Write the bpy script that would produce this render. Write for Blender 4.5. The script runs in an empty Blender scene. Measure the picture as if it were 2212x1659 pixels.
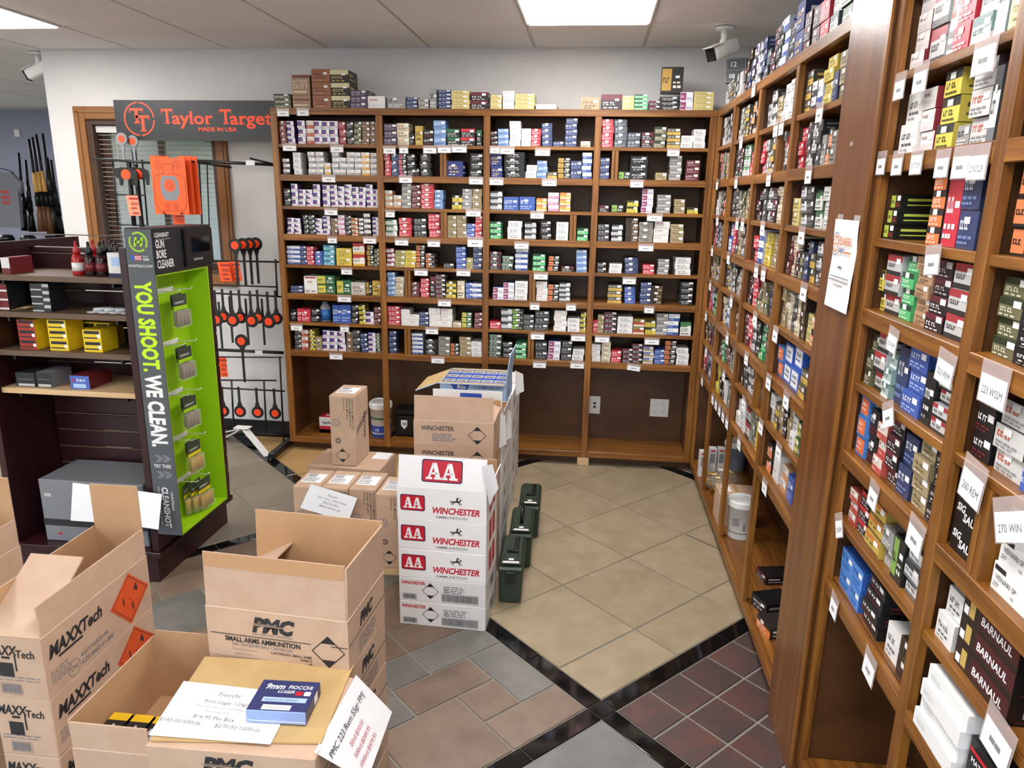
import bpy, bmesh, math, random
from mathutils import Matrix, Vector
R = math.radians
rnd = random.Random(7)
scene = bpy.context.scene
COL = scene.collection

# ------------------------------------------------------------------ camera
CAM = Vector((-.6329, -4.1858, 1.5811)); YAW, PIT, ROL, FPX = R(5.9883), R(14.4704), R(1.0231), 1570.64
_fw = Vector((-math.sin(YAW)*math.cos(PIT), math.cos(YAW)*math.cos(PIT), -math.sin(PIT)))
_rt = Vector((math.cos(YAW), math.sin(YAW), 0)); _up = _rt.cross(_fw)
_r2 = _rt*math.cos(ROL) + _up*math.sin(ROL); _u2 = _up*math.cos(ROL) - _rt*math.sin(ROL)
cd = bpy.data.cameras.new('camera'); co = bpy.data.objects.new('camera', cd); COL.objects.link(co)
cd.sensor_width = 36; cd.sensor_fit = 'HORIZONTAL'; cd.lens = FPX/2212*36; cd.clip_start = .02
m = Matrix.Identity(4)
for i, v in enumerate((_r2, _u2, -_fw)):
    for j in range(3): m[j][i] = v[j]
m.translation = CAM; co.matrix_world = m; scene.camera = co

# ------------------------------------------------------------------ world, exposure
w = bpy.data.worlds.new('world'); scene.world = w; w.use_nodes = True
nt = w.node_tree; bgn = nt.nodes['Background']
sky = nt.nodes.new('ShaderNodeTexSky'); sky.sky_type = 'NISHITA'; sky.sun_elevation = R(55); sky.sun_rotation = R(200)
sky.sun_disc = False; sky.air_density = 1.0; sky.dust_density = .6
nt.links.new(sky.outputs[0], bgn.inputs[0]); bgn.inputs[1].default_value = .36
vs = scene.view_settings; vs.view_transform = 'Standard'; vs.look = 'None'; vs.gamma = 1; vs.use_curve_mapping = False
vs.exposure = 0.78
LIGHT_STRENGTH = 10.4      # the ceiling troffers (see trofferbuilder below)

def at(u, v, ax, val):
    """the point of the place that a measured spot (u, v) of the photograph shows on the plane ax = val"""
    d = _fw + (u-1106)/FPX*_r2 - (v-829.5)/FPX*_u2
    i = 'xyz'.index(ax); t = (val-CAM[i])/d[i]
    return CAM + d*t

# ------------------------------------------------------------------ helpers
def lin(h):
    if not isinstance(h, str): return tuple(h)
    return tuple(((c/12.92) if c <= .04045 else ((c+.055)/1.055)**2.4) for c in (int(h[i:i+2], 16)/255 for i in (0, 2, 4)))
MATS = {}
def mat(name, col='808080', rough=.5, metal=0, spec=.5, emit=0, alpha=1, trans=0):
    if name in MATS: return MATS[name]
    m = bpy.data.materials.new(name); m.use_nodes = True; b = m.node_tree.nodes['Principled BSDF']
    c = lin(col); b.inputs['Base Color'].default_value = (*c, 1); b.inputs['Roughness'].default_value = rough
    b.inputs['Metallic'].default_value = metal; b.inputs['Specular IOR Level'].default_value = spec
    if emit: b.inputs['Emission Color'].default_value = (*c, 1); b.inputs['Emission Strength'].default_value = emit
    if alpha < 1: b.inputs['Alpha'].default_value = alpha
    if trans: b.inputs['Transmission Weight'].default_value = trans
    MATS[name] = m; return m
def N(m, t, **kw):
    n = m.node_tree.nodes.new('ShaderNode'+t)
    for k, v in kw.items():
        if k.startswith('i_'): n.inputs[k[2:].replace('_', ' ')].default_value = v
        else: setattr(n, k, v)
    return n
def L(m, a, ao, b, bi): m.node_tree.links.new(a.outputs[ao], b.inputs[bi])
def noisy(name, cols, scale=(6, 6, 6), rough=.5, bump=0, bscale=60, detail=4, spec=.5, pos=(.3, .7), jitter=.0, rrange=None):
    """a surface whose colour wanders between cols along stretched noise, each object with its own offset"""
    m = mat(name, cols[0], rough, spec=spec); nt = m.node_tree; b = nt.nodes['Principled BSDF']
    tc = N(m, 'TexCoord'); mp = N(m, 'Mapping'); mp.inputs['Scale'].default_value = scale
    oi = N(m, 'ObjectInfo'); ad = N(m, 'VectorMath', operation='ADD'); sc = N(m, 'VectorMath', operation='SCALE')
    cb = N(m, 'CombineXYZ'); L(m, oi, 'Random', cb, 0); L(m, oi, 'Random', cb, 1); L(m, oi, 'Random', cb, 2)
    L(m, cb, 0, sc, 0); sc.inputs['Scale'].default_value = 37.0
    L(m, tc, 'Object', mp, 'Vector'); L(m, mp, 0, ad, 0); L(m, sc, 0, ad, 1)
    no = N(m, 'TexNoise'); no.inputs['Scale'].default_value = 1; no.inputs['Detail'].default_value = detail; no.inputs['Roughness'].default_value = .6
    L(m, ad, 0, no, 'Vector')
    cr = N(m, 'ValToRGB'); e = cr.color_ramp.elements
    while len(e) < len(cols): e.new(.5)
    for i, c in enumerate(cols):
        e[i].position = pos[0] + (pos[1]-pos[0])*i/(len(cols)-1); e[i].color = (*lin(c), 1)
    L(m, no, 'Fac', cr, 'Fac'); last = cr
    if jitter:
        hs = N(m, 'HueSaturation'); mr = N(m, 'MapRange'); mr.inputs['To Min'].default_value = 1-jitter; mr.inputs['To Max'].default_value = 1+jitter
        L(m, oi, 'Random', mr, 'Value'); L(m, mr, 0, hs, 'Value'); L(m, cr, 'Color', hs, 'Color'); last = hs
    L(m, last, 'Color', b, 'Base Color')
    if bump:
        n2 = N(m, 'TexNoise'); n2.inputs['Scale'].default_value = bscale; n2.inputs['Detail'].default_value = 3; L(m, tc, 'Object', n2, 'Vector')
        bp = N(m, 'Bump'); bp.inputs['Strength'].default_value = bump; bp.inputs['Distance'].default_value = .002; L(m, n2, 'Fac', bp, 'Height'); L(m, bp, 0, b, 'Normal')
    return m
def oak(name, axis, dark=False):
    s = [58, 58, 58]; s['xyz'.index(axis)] = 2.6
    cols = ['51300f', '744619', '8c5a22', 'a06b2d'] if not dark else ['3c200f', '4f2c15', '5b3318']
    m = noisy(name, cols, tuple(s), .36, .15, 140, 5, spec=.5, pos=(.28, .72), jitter=.1)
    return m
oak('oak_x', 'x'); oak('oak_y', 'y'); oak('oak_z', 'z'); 
noisy('oak_panel', ['422711', '513117', '5d3a1d'], (5, 5, 9), .45, .1, 120, 5, jitter=.06)
noisy('wall_paint', ['d4d2d0', 'dad8d6'], (3, 3, 3), .85, .25, 220, 3, spec=.2)
noisy('blue_wall', ['8f96ab', '9aa0b2'], (3, 3, 3), .85, spec=.2)
noisy('ceiling_board', ['e6e4e3', 'ecebea'], (90, 90, 90), .95, .4, 260, 5, spec=.1, pos=(.35, .65))
noisy('kraft', ['bd9e86', 'c6a890'], (14, 14, 14), .8, .08, 220, 3, spec=.2, jitter=.04)
noisy('kraft_inside', ['b48d68', 'bd9771'], (14, 14, 14), .85, spec=.15)
noisy('board_tan', ['b99a68', 'c5a775'], (14, 14, 14), .75, spec=.2)
noisy('mahogany', ['2c1013', '351519'], (20, 20, 4), .35, .05, 150, 4, spec=.5)
noisy('shelf_laminate', ['5b4636', '6a5341'], (8, 60, 60), .5)
noisy('pine', ['c9a476', 'dbbb90'], (3, 60, 60), .55)
noisy('cream_tile', ['928264', 'a29176', 'b0a086'], (8, 8, 8), .34, .12, 40, 7, spec=.5, pos=(.2, .8), jitter=.04)
noisy('slate_warm', ['6c5a4c', '7c6858', '897565'], (7, 7, 7), .48, .35, 30, 6, jitter=.1)
noisy('slate_grey', ['605e59', '706d67', '7d7973'], (7, 7, 7), .48, .35, 30, 6, jitter=.08)
noisy('quarry', ['463836', '4f3a38', '5f3d35'], (6, 6, 6), .5, .1, 60, 4, pos=(.35, .65), jitter=.12)
noisy('grey_tile', ['666561', '737270', '7f7d7a'], (6, 6, 6), .5, .3, 40, 6)
noisy('beige_tile', ['7d7364', '8a7f70'], (6, 6, 6), .42, .12, 40, 5, jitter=.06)
noisy('tan_tile', ['a6814f', 'b58f5c', 'bd9a68'], (4, 4, 4), .4, .08, 40, 5)
noisy('granite', ['0b0b0c', '141416'], (80, 80, 80), .07, spec=.6)
mat('kraft_fold', 'd8bea6', .8); mat('grout', '8e8a80', .9, spec=.2)
mat('tbar', 'd0cac5', .6)
mat('troffer_panel', 'fbf9f8', .5, emit=LIGHT_STRENGTH)
mat('white_metal', 'e6e4e0', .4); mat('white_plastic', 'ecebe8', .35); mat('grey_metal', 'b9bab9', .35)
mat('black_metal', '121214', .38, spec=.5); mat('black_plastic', '0d0d0f', .3); mat('black_lens', '08080a', .08)
mat('paper', 'f4f4f6', .7, spec=.2); mat('ink', '232326', .6); mat('ink_grey', '77777c', .7); mat('ink_red', 'c2555a', .6)
mat('orange', 'ff4a12', .45); mat('orange_card', 'fb5a1c', .5); mat('lime', '9fd016', .42); mat('lime_text', 'c3ee14', .45)
mat('charcoal_print', '53585c', .5); mat('dark_print', '1d1f22', .4); mat('white_ink', 'f2f2f2', .5)
mat('olive_plastic', '2a382b', .42, spec=.5); mat('olive_dark', '161c17', .45)
mat('clear_holder', 'd9c9c6', .15, alpha=.38); mat('clear_plastic', 'f0f2f4', .08, alpha=.28)
mat('glass', 'f2f8f8', .02, alpha=.12); mat('grass', '6f9a3f', .9); mat('asphalt', 'b9bcc0', .85)
mat('win_red', 'c1172c', .5); mat('win_blue', '2d57b8', .5); mat('pale_blue', 'a9c6e8', .5); mat('dark_navy', '1c2148', .5)
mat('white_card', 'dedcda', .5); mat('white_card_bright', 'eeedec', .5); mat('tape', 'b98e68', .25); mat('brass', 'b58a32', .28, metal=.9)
mat('gun_steel', '17171a', .35, metal=.6); mat('walnut', '5a3a1e', .45); mat('wood_tan', 'c79a52', .5); mat('cloth_grey', '6d7079', .9)
mat('blind', 'cfcdc8', .5); mat('sash', '4a2f20', .5); mat('casing', '8a5a2c', .45); mat('shadow_grey', '4d4f52', .5)
mat('label_dot', '8a8a8a', .6); mat('pink_tag', 'ff8f6c', .5); mat('yellow_ink', 'd8c81a', .5); mat('silver', 'c8cacc', .35)
mat('bucket_white', 'e2e2df', .4); mat('tub_blue', '9fb3c4', .35, alpha=.9); mat('bottle_red', 'a3171c', .25); mat('bottle_dark', '2a0f12', .2); mat('blue_jug', '2f6fb5', .3)

# card_print: printed cartons, colours stored per face
cp = mat('card_print', 'ffffff', .38, spec=.5); _a = N(cp, 'Attribute', attribute_name='Col'); L(cp, _a, 'Color', cp.node_tree.nodes['Principled BSDF'], 'Base Color')

def box(bm, x0, x1, y0, y1, z0, z1, mi=0):
    v = [bm.verts.new(p) for p in ((x0,y0,z0),(x1,y0,z0),(x1,y1,z0),(x0,y1,z0),(x0,y0,z1),(x1,y0,z1),(x1,y1,z1),(x0,y1,z1))]
    fs = []
    for q in ((3,2,1,0),(4,5,6,7),(0,1,5,4),(1,2,6,5),(2,3,7,6),(3,0,4,7)):
        f = bm.faces.new([v[i] for i in q]); f.material_index = mi; fs.append(f)
    return fs
def bevel(bm, w, seg=1):
    bmesh.ops.bevel(bm, geom=list(bm.edges), offset=w, segments=seg, affect='EDGES', profile=.5)
def mesh(name, bm, mats):
    me = bpy.data.meshes.new(name); bm.to_mesh(me); bm.free()
    for x in (mats if isinstance(mats, (list, tuple)) else [mats]): me.materials.append(MATS[x] if isinstance(x, str) else x)
    return me
def link(name, me, parent=None, loc=(0,0,0), rot=(0,0,0), smooth=False):
    o = bpy.data.objects.new(name, me); COL.objects.link(o); o.location = loc; o.rotation_euler = rot
    if parent: o.parent = parent
    if smooth and me:
        for p in me.polygons: p.use_smooth = True
    return o
def bobj(name, dims, mats, parent=None, loc=(0,0,0), rot=(0,0,0), bev=0):
    """one box part; dims = (x0,x1,y0,y1,z0,z1)"""
    bm = bmesh.new(); box(bm, *dims)
    if bev: bevel(bm, bev)
    return link(name, mesh(name, bm, mats), parent, loc, rot)
def tag(o, label=None, cat=None, group=None, kind=None):
    for k, v in (('label', label), ('category', cat), ('group', group), ('kind', kind)):
        if v: o[k] = v
    return o
def thing(name, label, cat, loc=(0,0,0), rz=0, group=None):
    o = bpy.data.objects.new(name, None); COL.objects.link(o); o.empty_display_size = .05
    o.location = loc; o.rotation_euler = (0, 0, rz); return tag(o, label, cat, group)
def struct(o): o['kind'] = 'structure'; return o
def tube(bm, pts, r, seg=8, mi=0, cap=True):
    pts = [Vector(p) for p in pts]; rings = []
    for i, p in enumerate(pts):
        d = (pts[min(i+1, len(pts)-1)] - pts[max(i-1, 0)]).normalized()
        a = d.orthogonal().normalized() if i == 0 else (pa - d*pa.dot(d)).normalized(); pa = a
        b = d.cross(a); rr = r[i] if isinstance(r, (list, tuple)) else r
        rings.append([bm.verts.new(p + (a*math.cos(2*math.pi*k/seg) + b*math.sin(2*math.pi*k/seg))*rr) for k in range(seg)])
    for A, Bq in zip(rings, rings[1:]):
        for k in range(seg):
            f = bm.faces.new((A[k], A[(k+1) % seg], Bq[(k+1) % seg], Bq[k])); f.material_index = mi
    if cap:
        bm.faces.new(rings[0][::-1]).material_index = mi; bm.faces.new(rings[-1]).material_index = mi
def tubeobj(name, pts, r, m, parent=None, seg=8, smooth=True):
    bm = bmesh.new(); tube(bm, pts, r, seg); return link(name, mesh(name, bm, m), parent, smooth=smooth)
def lathe(bm, prof, seg=20, mi=0):
    rings = [[bm.verts.new((r*math.cos(2*math.pi*k/seg), r*math.sin(2*math.pi*k/seg), z)) for k in range(seg)] for r, z in prof]
    for A, Bq in zip(rings, rings[1:]):
        for k in range(seg): bm.faces.new((A[k], A[(k+1) % seg], Bq[(k+1) % seg], Bq[k])).material_index = mi
    bm.faces.new(rings[0][::-1]).material_index = mi; bm.faces.new(rings[-1]).material_index = mi
def poly(bm, pts, th=0, mi=0, axis='z'):
    """flat outline in XY (or XZ for axis y), thickness th"""
    f3 = (lambda x, y, t: (x, y, t)) if axis == 'z' else (lambda x, y, t: (x, t, y))
    a = [bm.verts.new(f3(x, y, 0)) for x, y in pts]
    bm.faces.new(a).material_index = mi
    if th:
        b = [bm.verts.new(f3(x, y, th)) for x, y in pts]; bm.faces.new(b[::-1]).material_index = mi
        for i in range(len(a)):
            j = (i+1) % len(a); bm.faces.new((a[j], a[i], b[i], b[j])).material_index = mi
        bmesh.ops.recalc_face_normals(bm, faces=bm.faces)
FACE = {'front': (R(90), 0, 0), 'top': (0, 0, 0), 'right': (R(90), 0, R(90)), 'left': (R(90), 0, R(-90)), 'back': (R(90), 0, R(180))}
TXT = {}
def textmesh(s, size, m, bold=0, shear=0, xs=1, align='LEFT', serif=False):
    key = (s, size, m, bold, shear, xs, align)
    if key in TXT: return TXT[key]
    c = bpy.data.curves.new('lettering', 'FONT'); c.body = s; c.size = size; c.resolution_u = 2; c.offset = bold*size; c.shear = shear
    c.align_x = align; c.fill_mode = 'FRONT'
    o = bpy.data.objects.new('lettering', c); me = bpy.data.meshes.new_from_object(o); bpy.data.objects.remove(o); bpy.data.curves.remove(c)
    me.name = 'lettering'
    if xs != 1: me.transform(Matrix.Diagonal((xs, 1, 1, 1)))
    me.materials.clear(); me.materials.append(MATS[m]); TXT[key] = me; return me
def text(s, size, m, parent, loc, face='front', bold=0, shear=0, xs=1, align='LEFT', rz=0, name='lettering'):
    rot = FACE[face] if isinstance(face, str) else face
    o = link(name, textmesh(s, size, m, bold, shear, xs, align), parent, loc, rot)
    if rz: o.rotation_euler = (Matrix.Rotation(0, 3, 'X') @ o.rotation_euler.to_matrix() @ Matrix.Rotation(rz, 3, 'Z')).to_euler()
    return o
def print_shape(name, polys, m, parent, loc, face='front', rz=0):
    """flat print made of outlines in its own XY plane"""
    bm = bmesh.new()
    for p in polys: bm.faces.new([bm.verts.new((x, y, 0)) for x, y in p])
    o = link(name, mesh(name, bm, m), parent, loc, FACE[face] if isinstance(face, str) else face)
    if rz: o.rotation_euler = (o.rotation_euler.to_matrix() @ Matrix.Rotation(rz, 3, 'Z')).to_euler()
    return o
def rect(x0, y0, x1, y1): return [(x0, y0), (x1, y0), (x1, y1), (x0, y1)]
def circ(cx, cy, r, n=20, a0=0): return [(cx+r*math.cos(a0+2*math.pi*k/n), cy+r*math.sin(a0+2*math.pi*k/n)) for k in range(n)]
def ring(cx, cy, r0, r1, n=24, a0=0, a1=2*math.pi):
    out = []
    for k in range(n):
        a, b = a0+(a1-a0)*k/n, a0+(a1-a0)*(k+1)/n
        out.append([(cx+r0*math.cos(a), cy+r0*math.sin(a)), (cx+r1*math.cos(a), cy+r1*math.sin(a)), (cx+r1*math.cos(b), cy+r1*math.sin(b)), (cx+r0*math.cos(b), cy+r0*math.sin(b))])
    return out
def lines(x, y, w, h, rows, rng, fill=.62):
    """rows of broken bars that read as small print"""
    out = []; rh = h/rows
    for r in range(rows):
        cx = x; yy = y+h-(r+1)*rh
        end = x + w*rng.uniform(.7, 1)
        while cx < end:
            ww = rng.uniform(.1, .28)*w; out.append(rect(cx, yy, min(cx+ww, end), yy+rh*fill)); cx += ww + .04*w
    return out
ORD = ['first', 'second', 'third', 'fourth', 'fifth', 'sixth', 'seventh', 'eighth', 'ninth', 'tenth', 'eleventh', 'twelfth', 'thirteenth', 'fourteenth', 'fifteenth', 'sixteenth', 'seventeenth', 'eighteenth', 'nineteenth', 'twentieth', 'twenty-first', 'twenty-second', 'twenty-third', 'twenty-fourth', 'twenty-fifth']

# ================================================================== THE SETTING
XW, YW, ZC = .32, .30, 2.40          # side wall face, rear wall face, ceiling
struct(bobj('floor', (-8, .40, -7.1, 3.9, -.12, -.004), 'grout'))
FLOOR = bpy.data.objects['floor']
Q = math.sqrt(.5)
def clip(pts, ax, val, keep_less):
    out = []
    for i in range(len(pts)):
        a, b = pts[i], pts[(i+1) % len(pts)]
        ia = (a[ax] <= val) == keep_less; ib = (b[ax] <= val) == keep_less
        if ia: out.append(a)
        if ia != ib:
            t = (val-a[ax])/(b[ax]-a[ax]); out.append((a[0]+(b[0]-a[0])*t, a[1]+(b[1]-a[1])*t))
    return out
TM = {}
def tile(name, s0, s1, t0, t1, m, gap=.006, top=0.0):
    s0 += gap/2; s1 -= gap/2; t0 += gap/2; t1 -= gap/2
    if s1-s0 < .01 or t1-t0 < .01: return
    cs, ct = (s0+s1)/2, (t0+t1)/2; cx, cy = (cs-ct)*Q, (cs+ct)*Q
    pts = [((s-t)*Q, (s+t)*Q) for s, t in ((s0, t0), (s1, t0), (s1, t1), (s0, t1))]
    q = pts
    for ax, val, kl in ((0, XW, True), (1, YW, True), (0, -4.3, False), (1, -3.55, False)):
        if q: q = clip(q, ax, val, kl)
    if len(q) < 3: return
    area = abs(sum(q[i][0]*q[(i+1) % len(q)][1]-q[(i+1) % len(q)][0]*q[i][1] for i in range(len(q))))/2
    if area < 4e-4: return
    if len(q) == 4 and abs(area-(s1-s0)*(t1-t0)) < 1e-6:
        key = (m, round(s1-s0, 4), round(t1-t0, 4))
        if key not in TM:
            bm = bmesh.new(); a, b = (s1-s0)/2, (t1-t0)/2; box(bm, -a, a, -b, b, -.012, 0)
            bmesh.ops.bevel(bm, geom=[e for e in bm.edges if all(v.co.z > -.001 for v in e.verts)], offset=.0015, segments=1, affect='EDGES')
            TM[key] = mesh(name, bm, m)
        link(name, TM[key], FLOOR, (cx, cy, top), (0, 0, R(45)))
    else:
        bm = bmesh.new(); vs_ = [bm.verts.new(((x-cx)*Q+(y-cy)*Q, -(x-cx)*Q+(y-cy)*Q, 0)) for x, y in q]
        f = bm.faces.new(vs_); f.normal_update()
        if f.normal.z < 0: f.normal_flip()
        link(name, mesh(name, bm, m), FLOOR, (cx, cy, top), (0, 0, R(45)))
SB = [(-5.69, -5.625), (-3.82, -3.755), (-1.95, -1.885), (-.075, -.01)]
TB = [(-3.06, -2.995), (-1.19, -1.125), (.665, .73), (2.53, 2.595), (4.4, 4.46)]
sc_ = [(SB[i][1], SB[i+1][0]) for i in range(3)] + [(-.01, .6)]
tc_ = [(-4.2, -3.06)] + [(TB[i][1], TB[i+1][0]) for i in range(4)]
def grid(a, b, step, start): 
    v = [a]; x = start
    while x < b-.02:
        if x > a+.02: v.append(x)
        x += step
    return v + [b]
for i, (s0, s1) in enumerate(sc_):
    for j, (t0, t1) in enumerate(tc_):
        kind = ('slate' if (i % 2) else 'cream', 'beige' if (i % 2) else 'tan', 'quarry' if not (i % 2) else 'grey')
        k = {2: kind[0], 3: kind[1], 1: kind[2], 0: kind[0], 4: kind[0]}[j]
        if k == 'cream':
            S, T = grid(s0, s1, .403, -1.497-.403*6), grid(t0, t1, .4035, -.92-.4035*8)
            for a, b in zip(S, S[1:]):
                for c, d in zip(T, T[1:]): tile('floor_tile', a, b, c, d, 'cream_tile', .007)
        elif k == 'tan':
            for a, b in zip(*(lambda g: (g, g[1:]))(grid(s0, s1, .6, s0+.6))):
                for c, d in zip(*(lambda g: (g, g[1:]))(grid(t0, t1, .6, t0+.6))): tile('floor_tile', a, b, c, d, 'tan_tile', .003)
        elif k == 'beige':
            S, T = grid(s0, s1, .33, -2.26-.33*8), grid(t0, t1, .33, .99)
            for a, b in zip(S, S[1:]):
                for c, d in zip(T, T[1:]): tile('floor_tile', a, b, c, d, 'beige_tile', .006)
        elif k == 'quarry':
            S, T = grid(s0, s1, .1545, -1.725-.1545*16), grid(t0, t1, .1525, -1.345-.1525*13)
            for a, b in zip(S, S[1:]):
                for c, d in zip(T, T[1:]): tile('floor_tile', a, b, c, d, 'quarry', .009)
        elif k == 'grey':
            for a, b in zip(*(lambda g: (g, g[1:]))(grid(s0, s1, .6, s0+.6))):
                for c, d in zip(*(lambda g: (g, g[1:]))(grid(t0, t1, .6, t0+.6))): tile('floor_tile', a, b, c, d, 'grey_tile', .006)
        else:
            n = 12; ds, dt = (s1-s0)/n, (t1-t0)/n; used = [[0]*n for _ in range(n)]
            lay = [(0, 1, 1, 2, 'g'), (0, 0, 2, 1, 'w'), (1, 1, 1, 1, 'w'), (1, 2, 2, 1, 'w'), (0, 3, 2, 1, 'g'), (2, 0, 2, 2, 'w'), (2, 3, 1, 1, 'g')]
            def put(a, b, wi, he, c):
                for x in range(a, a+wi):
                    for y in range(b, b+he): used[x][y] = 1
                tile('floor_tile', s1-(a+wi)*ds, s1-a*ds, t0+b*dt, t0+(b+he)*dt, 'slate_grey' if c == 'g' else 'slate_warm', .008)
            for q_ in lay: put(*q_)
            for b in range(n):
                for a in range(n):
                    if used[a][b]: continue
                    for wi, he in rnd.sample([(2, 2), (2, 1), (1, 2), (2, 1), (2, 2)], 5) + [(1, 1)]:
                        if a+wi <= n and b+he <= n and not any(used[x][y] for x in range(a, a+wi) for y in range(b, b+he)):
                            put(a, b, wi, he, rnd.choice('gww')); break
for s0, s1 in SB:                                   # polished black border strips
    for j, (t0, t1) in enumerate(tc_):
        T = grid(t0, t1, .305, t0+.305)
        for c, d in zip(T, T[1:]): tile('border_tile', s0, s1, c, d, 'granite', .003)
for t0, t1 in TB[:4]:
    for s0, s1 in sc_:
        S = grid(s0, s1, .305, s0+.305)
        for a, b in zip(S, S[1:]): tile('border_tile', a, b, t0, t1, 'granite', .003)
    for s0, s1 in SB: tile('border_tile', s0, s1, t0, t1, 'granite', .003)

# walls
def wallbox(name, parts, m):
    bm = bmesh.new()
    for p in parts: box(bm, *p)
    return struct(link(name, mesh(name, bm, m)))
WX0, WX1, WZ0, WZ1 = -3.80, -2.965, 1.06, 2.0
wallbox('wall_back', [(-4.05, WX0, YW, .42, 0, 2.5), (WX1, .42, YW, .42, 0, 2.5), (WX0, WX1, YW, .42, 0, WZ0), (WX0, WX1, YW, .42, WZ1, 2.5)], 'wall_paint')
wallbox('wall_side', [(-4.05, -3.93, .42, 3.72, 0, 2.5)], 'wall_paint')
wallbox('wall_right', [(XW, .42, -7, .30, 0, 2.5)], 'wall_paint')
wallbox('wall_far', [(-8, -6.35, 3.72, 3.84, 0, 2.5), (-5.55, -3.93, 3.72, 3.84, 0, 2.5), (-6.35, -5.55, 3.72, 3.84, 0, .8), (-6.35, -5.55, 3.72, 3.84, 1.72, 2.5)], 'blue_wall')
wallbox('wall_left', [(-8.1, -8, -7, 3.84, 0, 2.5)], 'wall_paint')
FX = [-7.7, -5.8, -5.7, -3.8, -3.7, -1.8, -1.7, .2]
wallbox('wall_front', [(-8.1, .42, -7.1, -7, 0, .35), (-8.1, .42, -7.1, -7, 2.28, 2.5), (-8.1, FX[0], -7.1, -7, .35, 2.28)] + [(FX[i], FX[i+1], -7.1, -7, .35, 2.28) for i in (1, 3, 5)] + [(FX[7], .42, -7.1, -7, .35, 2.28)], 'wall_paint')
for i in range(4):                                  # unseen shop front glazing, added to bring in the implied frontal daylight
    a, b = FX[2*i], FX[2*i+1]; W3 = struct(thing('window_%d' % (i+3), None, None))
    for d in ((a, a+.05, -7.08, -7.02, .35, 2.28), (b-.05, b, -7.08, -7.02, .35, 2.28), (a+.05, b-.05, -7.08, -7.02, .35, .4), (a+.05, b-.05, -7.08, -7.02, 2.23, 2.28)): bobj('frame', d, 'white_metal', W3)
    bobj('pane', (a+.05, b-.05, -7.052, -7.048, .4, 2.23), 'glass', W3)
struct(bobj('ground_forecourt', (-30, 20, -40, -7.1, -.3, -.1), 'asphalt'))
struct(bobj('baseboard_back', (-4.05, -2.5, .285, .2999, .0005, .09), 'black_plastic'))

# ceiling: boards laid in a tee grid
struct(bobj('ceiling', (-8.1, .42, -7.1, 3.84, ZC+.012, ZC+.1), 'tbar')); CEIL = bpy.data.objects['ceiling']
XG = [-.395-.6096*k for k in range(-1, 13)][::-1]; XG[-1] = XW
YG = [-.30+1.2192*k for k in range(-6, 4)]
lights = {(k, j) for k in range(len(XG)-1) for j in range(len(YG)-1) if abs(XG[k]+1.005) < .02 or abs(XG[k]+4.053) < .02 or abs(XG[k]+7.1) < .1}
LY = {j for j in range(len(YG)-1) if abs(YG[j]+1.519) < .02 or abs(YG[j]+3.957) < .02 or abs(YG[j]+6.396) < .02 or abs(YG[j]-.919) < .02}
lights = {(k, j) for k, j in lights if j in LY}
tmesh = {}
for k in range(len(XG)-1):
    for j in range(len(YG)-1):
        x0, x1, y0, y1 = XG[k], XG[k+1], YG[j], min(YG[j+1], 3.72)
        if x0 > -4.06 and y0 > YW-.02: continue
        if x0 > -4.06: y1 = min(y1, YW)
        if x0 > -4.06 and y0 >= -.31: y1 = YW
        y1 = min(y1, 3.72)
        if (k, j) in lights and not (x0 > -4.06 and y0 > -.5):
            t = thing('ceiling_light', 'recessed fluorescent ceiling light panel', 'ceiling light', (0, 0, 0), 0, 'fluorescent ceiling lights')
            if abs(x0+1.005) < .02 and abs(y0+1.519) < .02: t['label'] = 'glowing fluorescent panel in ceiling above the open floor between shelves'
            elif abs(x0+4.053) < .02 and abs(y0+1.519) < .02: t['label'] = 'glowing fluorescent panel in ceiling above dark slatwall gondola'
            else: t['label'] = 'recessed fluorescent ceiling panel out of view, row %s column %s' % (ORD[j], ORD[k])
            bm = bmesh.new(); e = .022
            for a in ((x0+.006, x1-.006, y0+.006, y0+e), (x0+.006, x1-.006, y1-e, y1-.006), (x0+.006, x0+e, y0+e, y1-e), (x1-e, x1-.006, y0+e, y1-e)): box(bm, *a, ZC-.004, ZC+.011)
            link('frame', mesh('frame', bm, 'white_metal'), t)
            bobj('lens', (x0+e, x1-e, y0+e, y1-e, ZC-.009, ZC+.008), 'troffer_panel', t)
            continue
        key = (round(x1-x0, 3), round(y1-y0, 3))
        if key not in tmesh:
            bm = bmesh.new(); box(bm, .009, key[0]-.009, .009, key[1]-.009, .004, .0115); tmesh[key] = mesh('ceiling_board', bm, 'ceiling_board')
        link('ceiling_board', tmesh[key], CEIL, (x0, y0, ZC))

# window in the rear wall, with open blinds, and the outdoors behind it
WIN = thing('window_1', None, None); struct(WIN)
def casing(p, x0, x1, z0, z1, y, wd=.075, th=.022, bottom=True, m='casing'):
    for nm, d in (('casing', (x0-wd, x0, y-th, y-.0005, z0-(wd if bottom else 0), z1+wd)), ('casing', (x1, x1+wd, y-th, y-.0005, z0-(wd if bottom else 0), z1+wd)),
                  ('casing', (x0, x1, y-th, y-.0005, z1, z1+wd)), ('casing', (x0, x1, y-th, y-.0005, z0-wd, z0))):
        bobj(nm, d, m, p, bev=.004)
    for d in ((x0-wd*.7, x0-wd*.5, y-th-.006, y-th, z0, z1+wd*.6), (x1+wd*.5, x1+wd*.7, y-th-.006, y-th, z0, z1+wd*.6), (x0-wd*.7, x1+wd*.7, y-th-.006, y-th, z1+wd*.5, z1+wd*.7)): bobj('bead', d, m, p)
noisy('casing', ['6d421f', '8a5a2c', '9a6a38'], (30, 30, 4), .42) if False else None
casing(WIN, WX0, WX1, WZ0, WZ1, YW)
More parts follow.
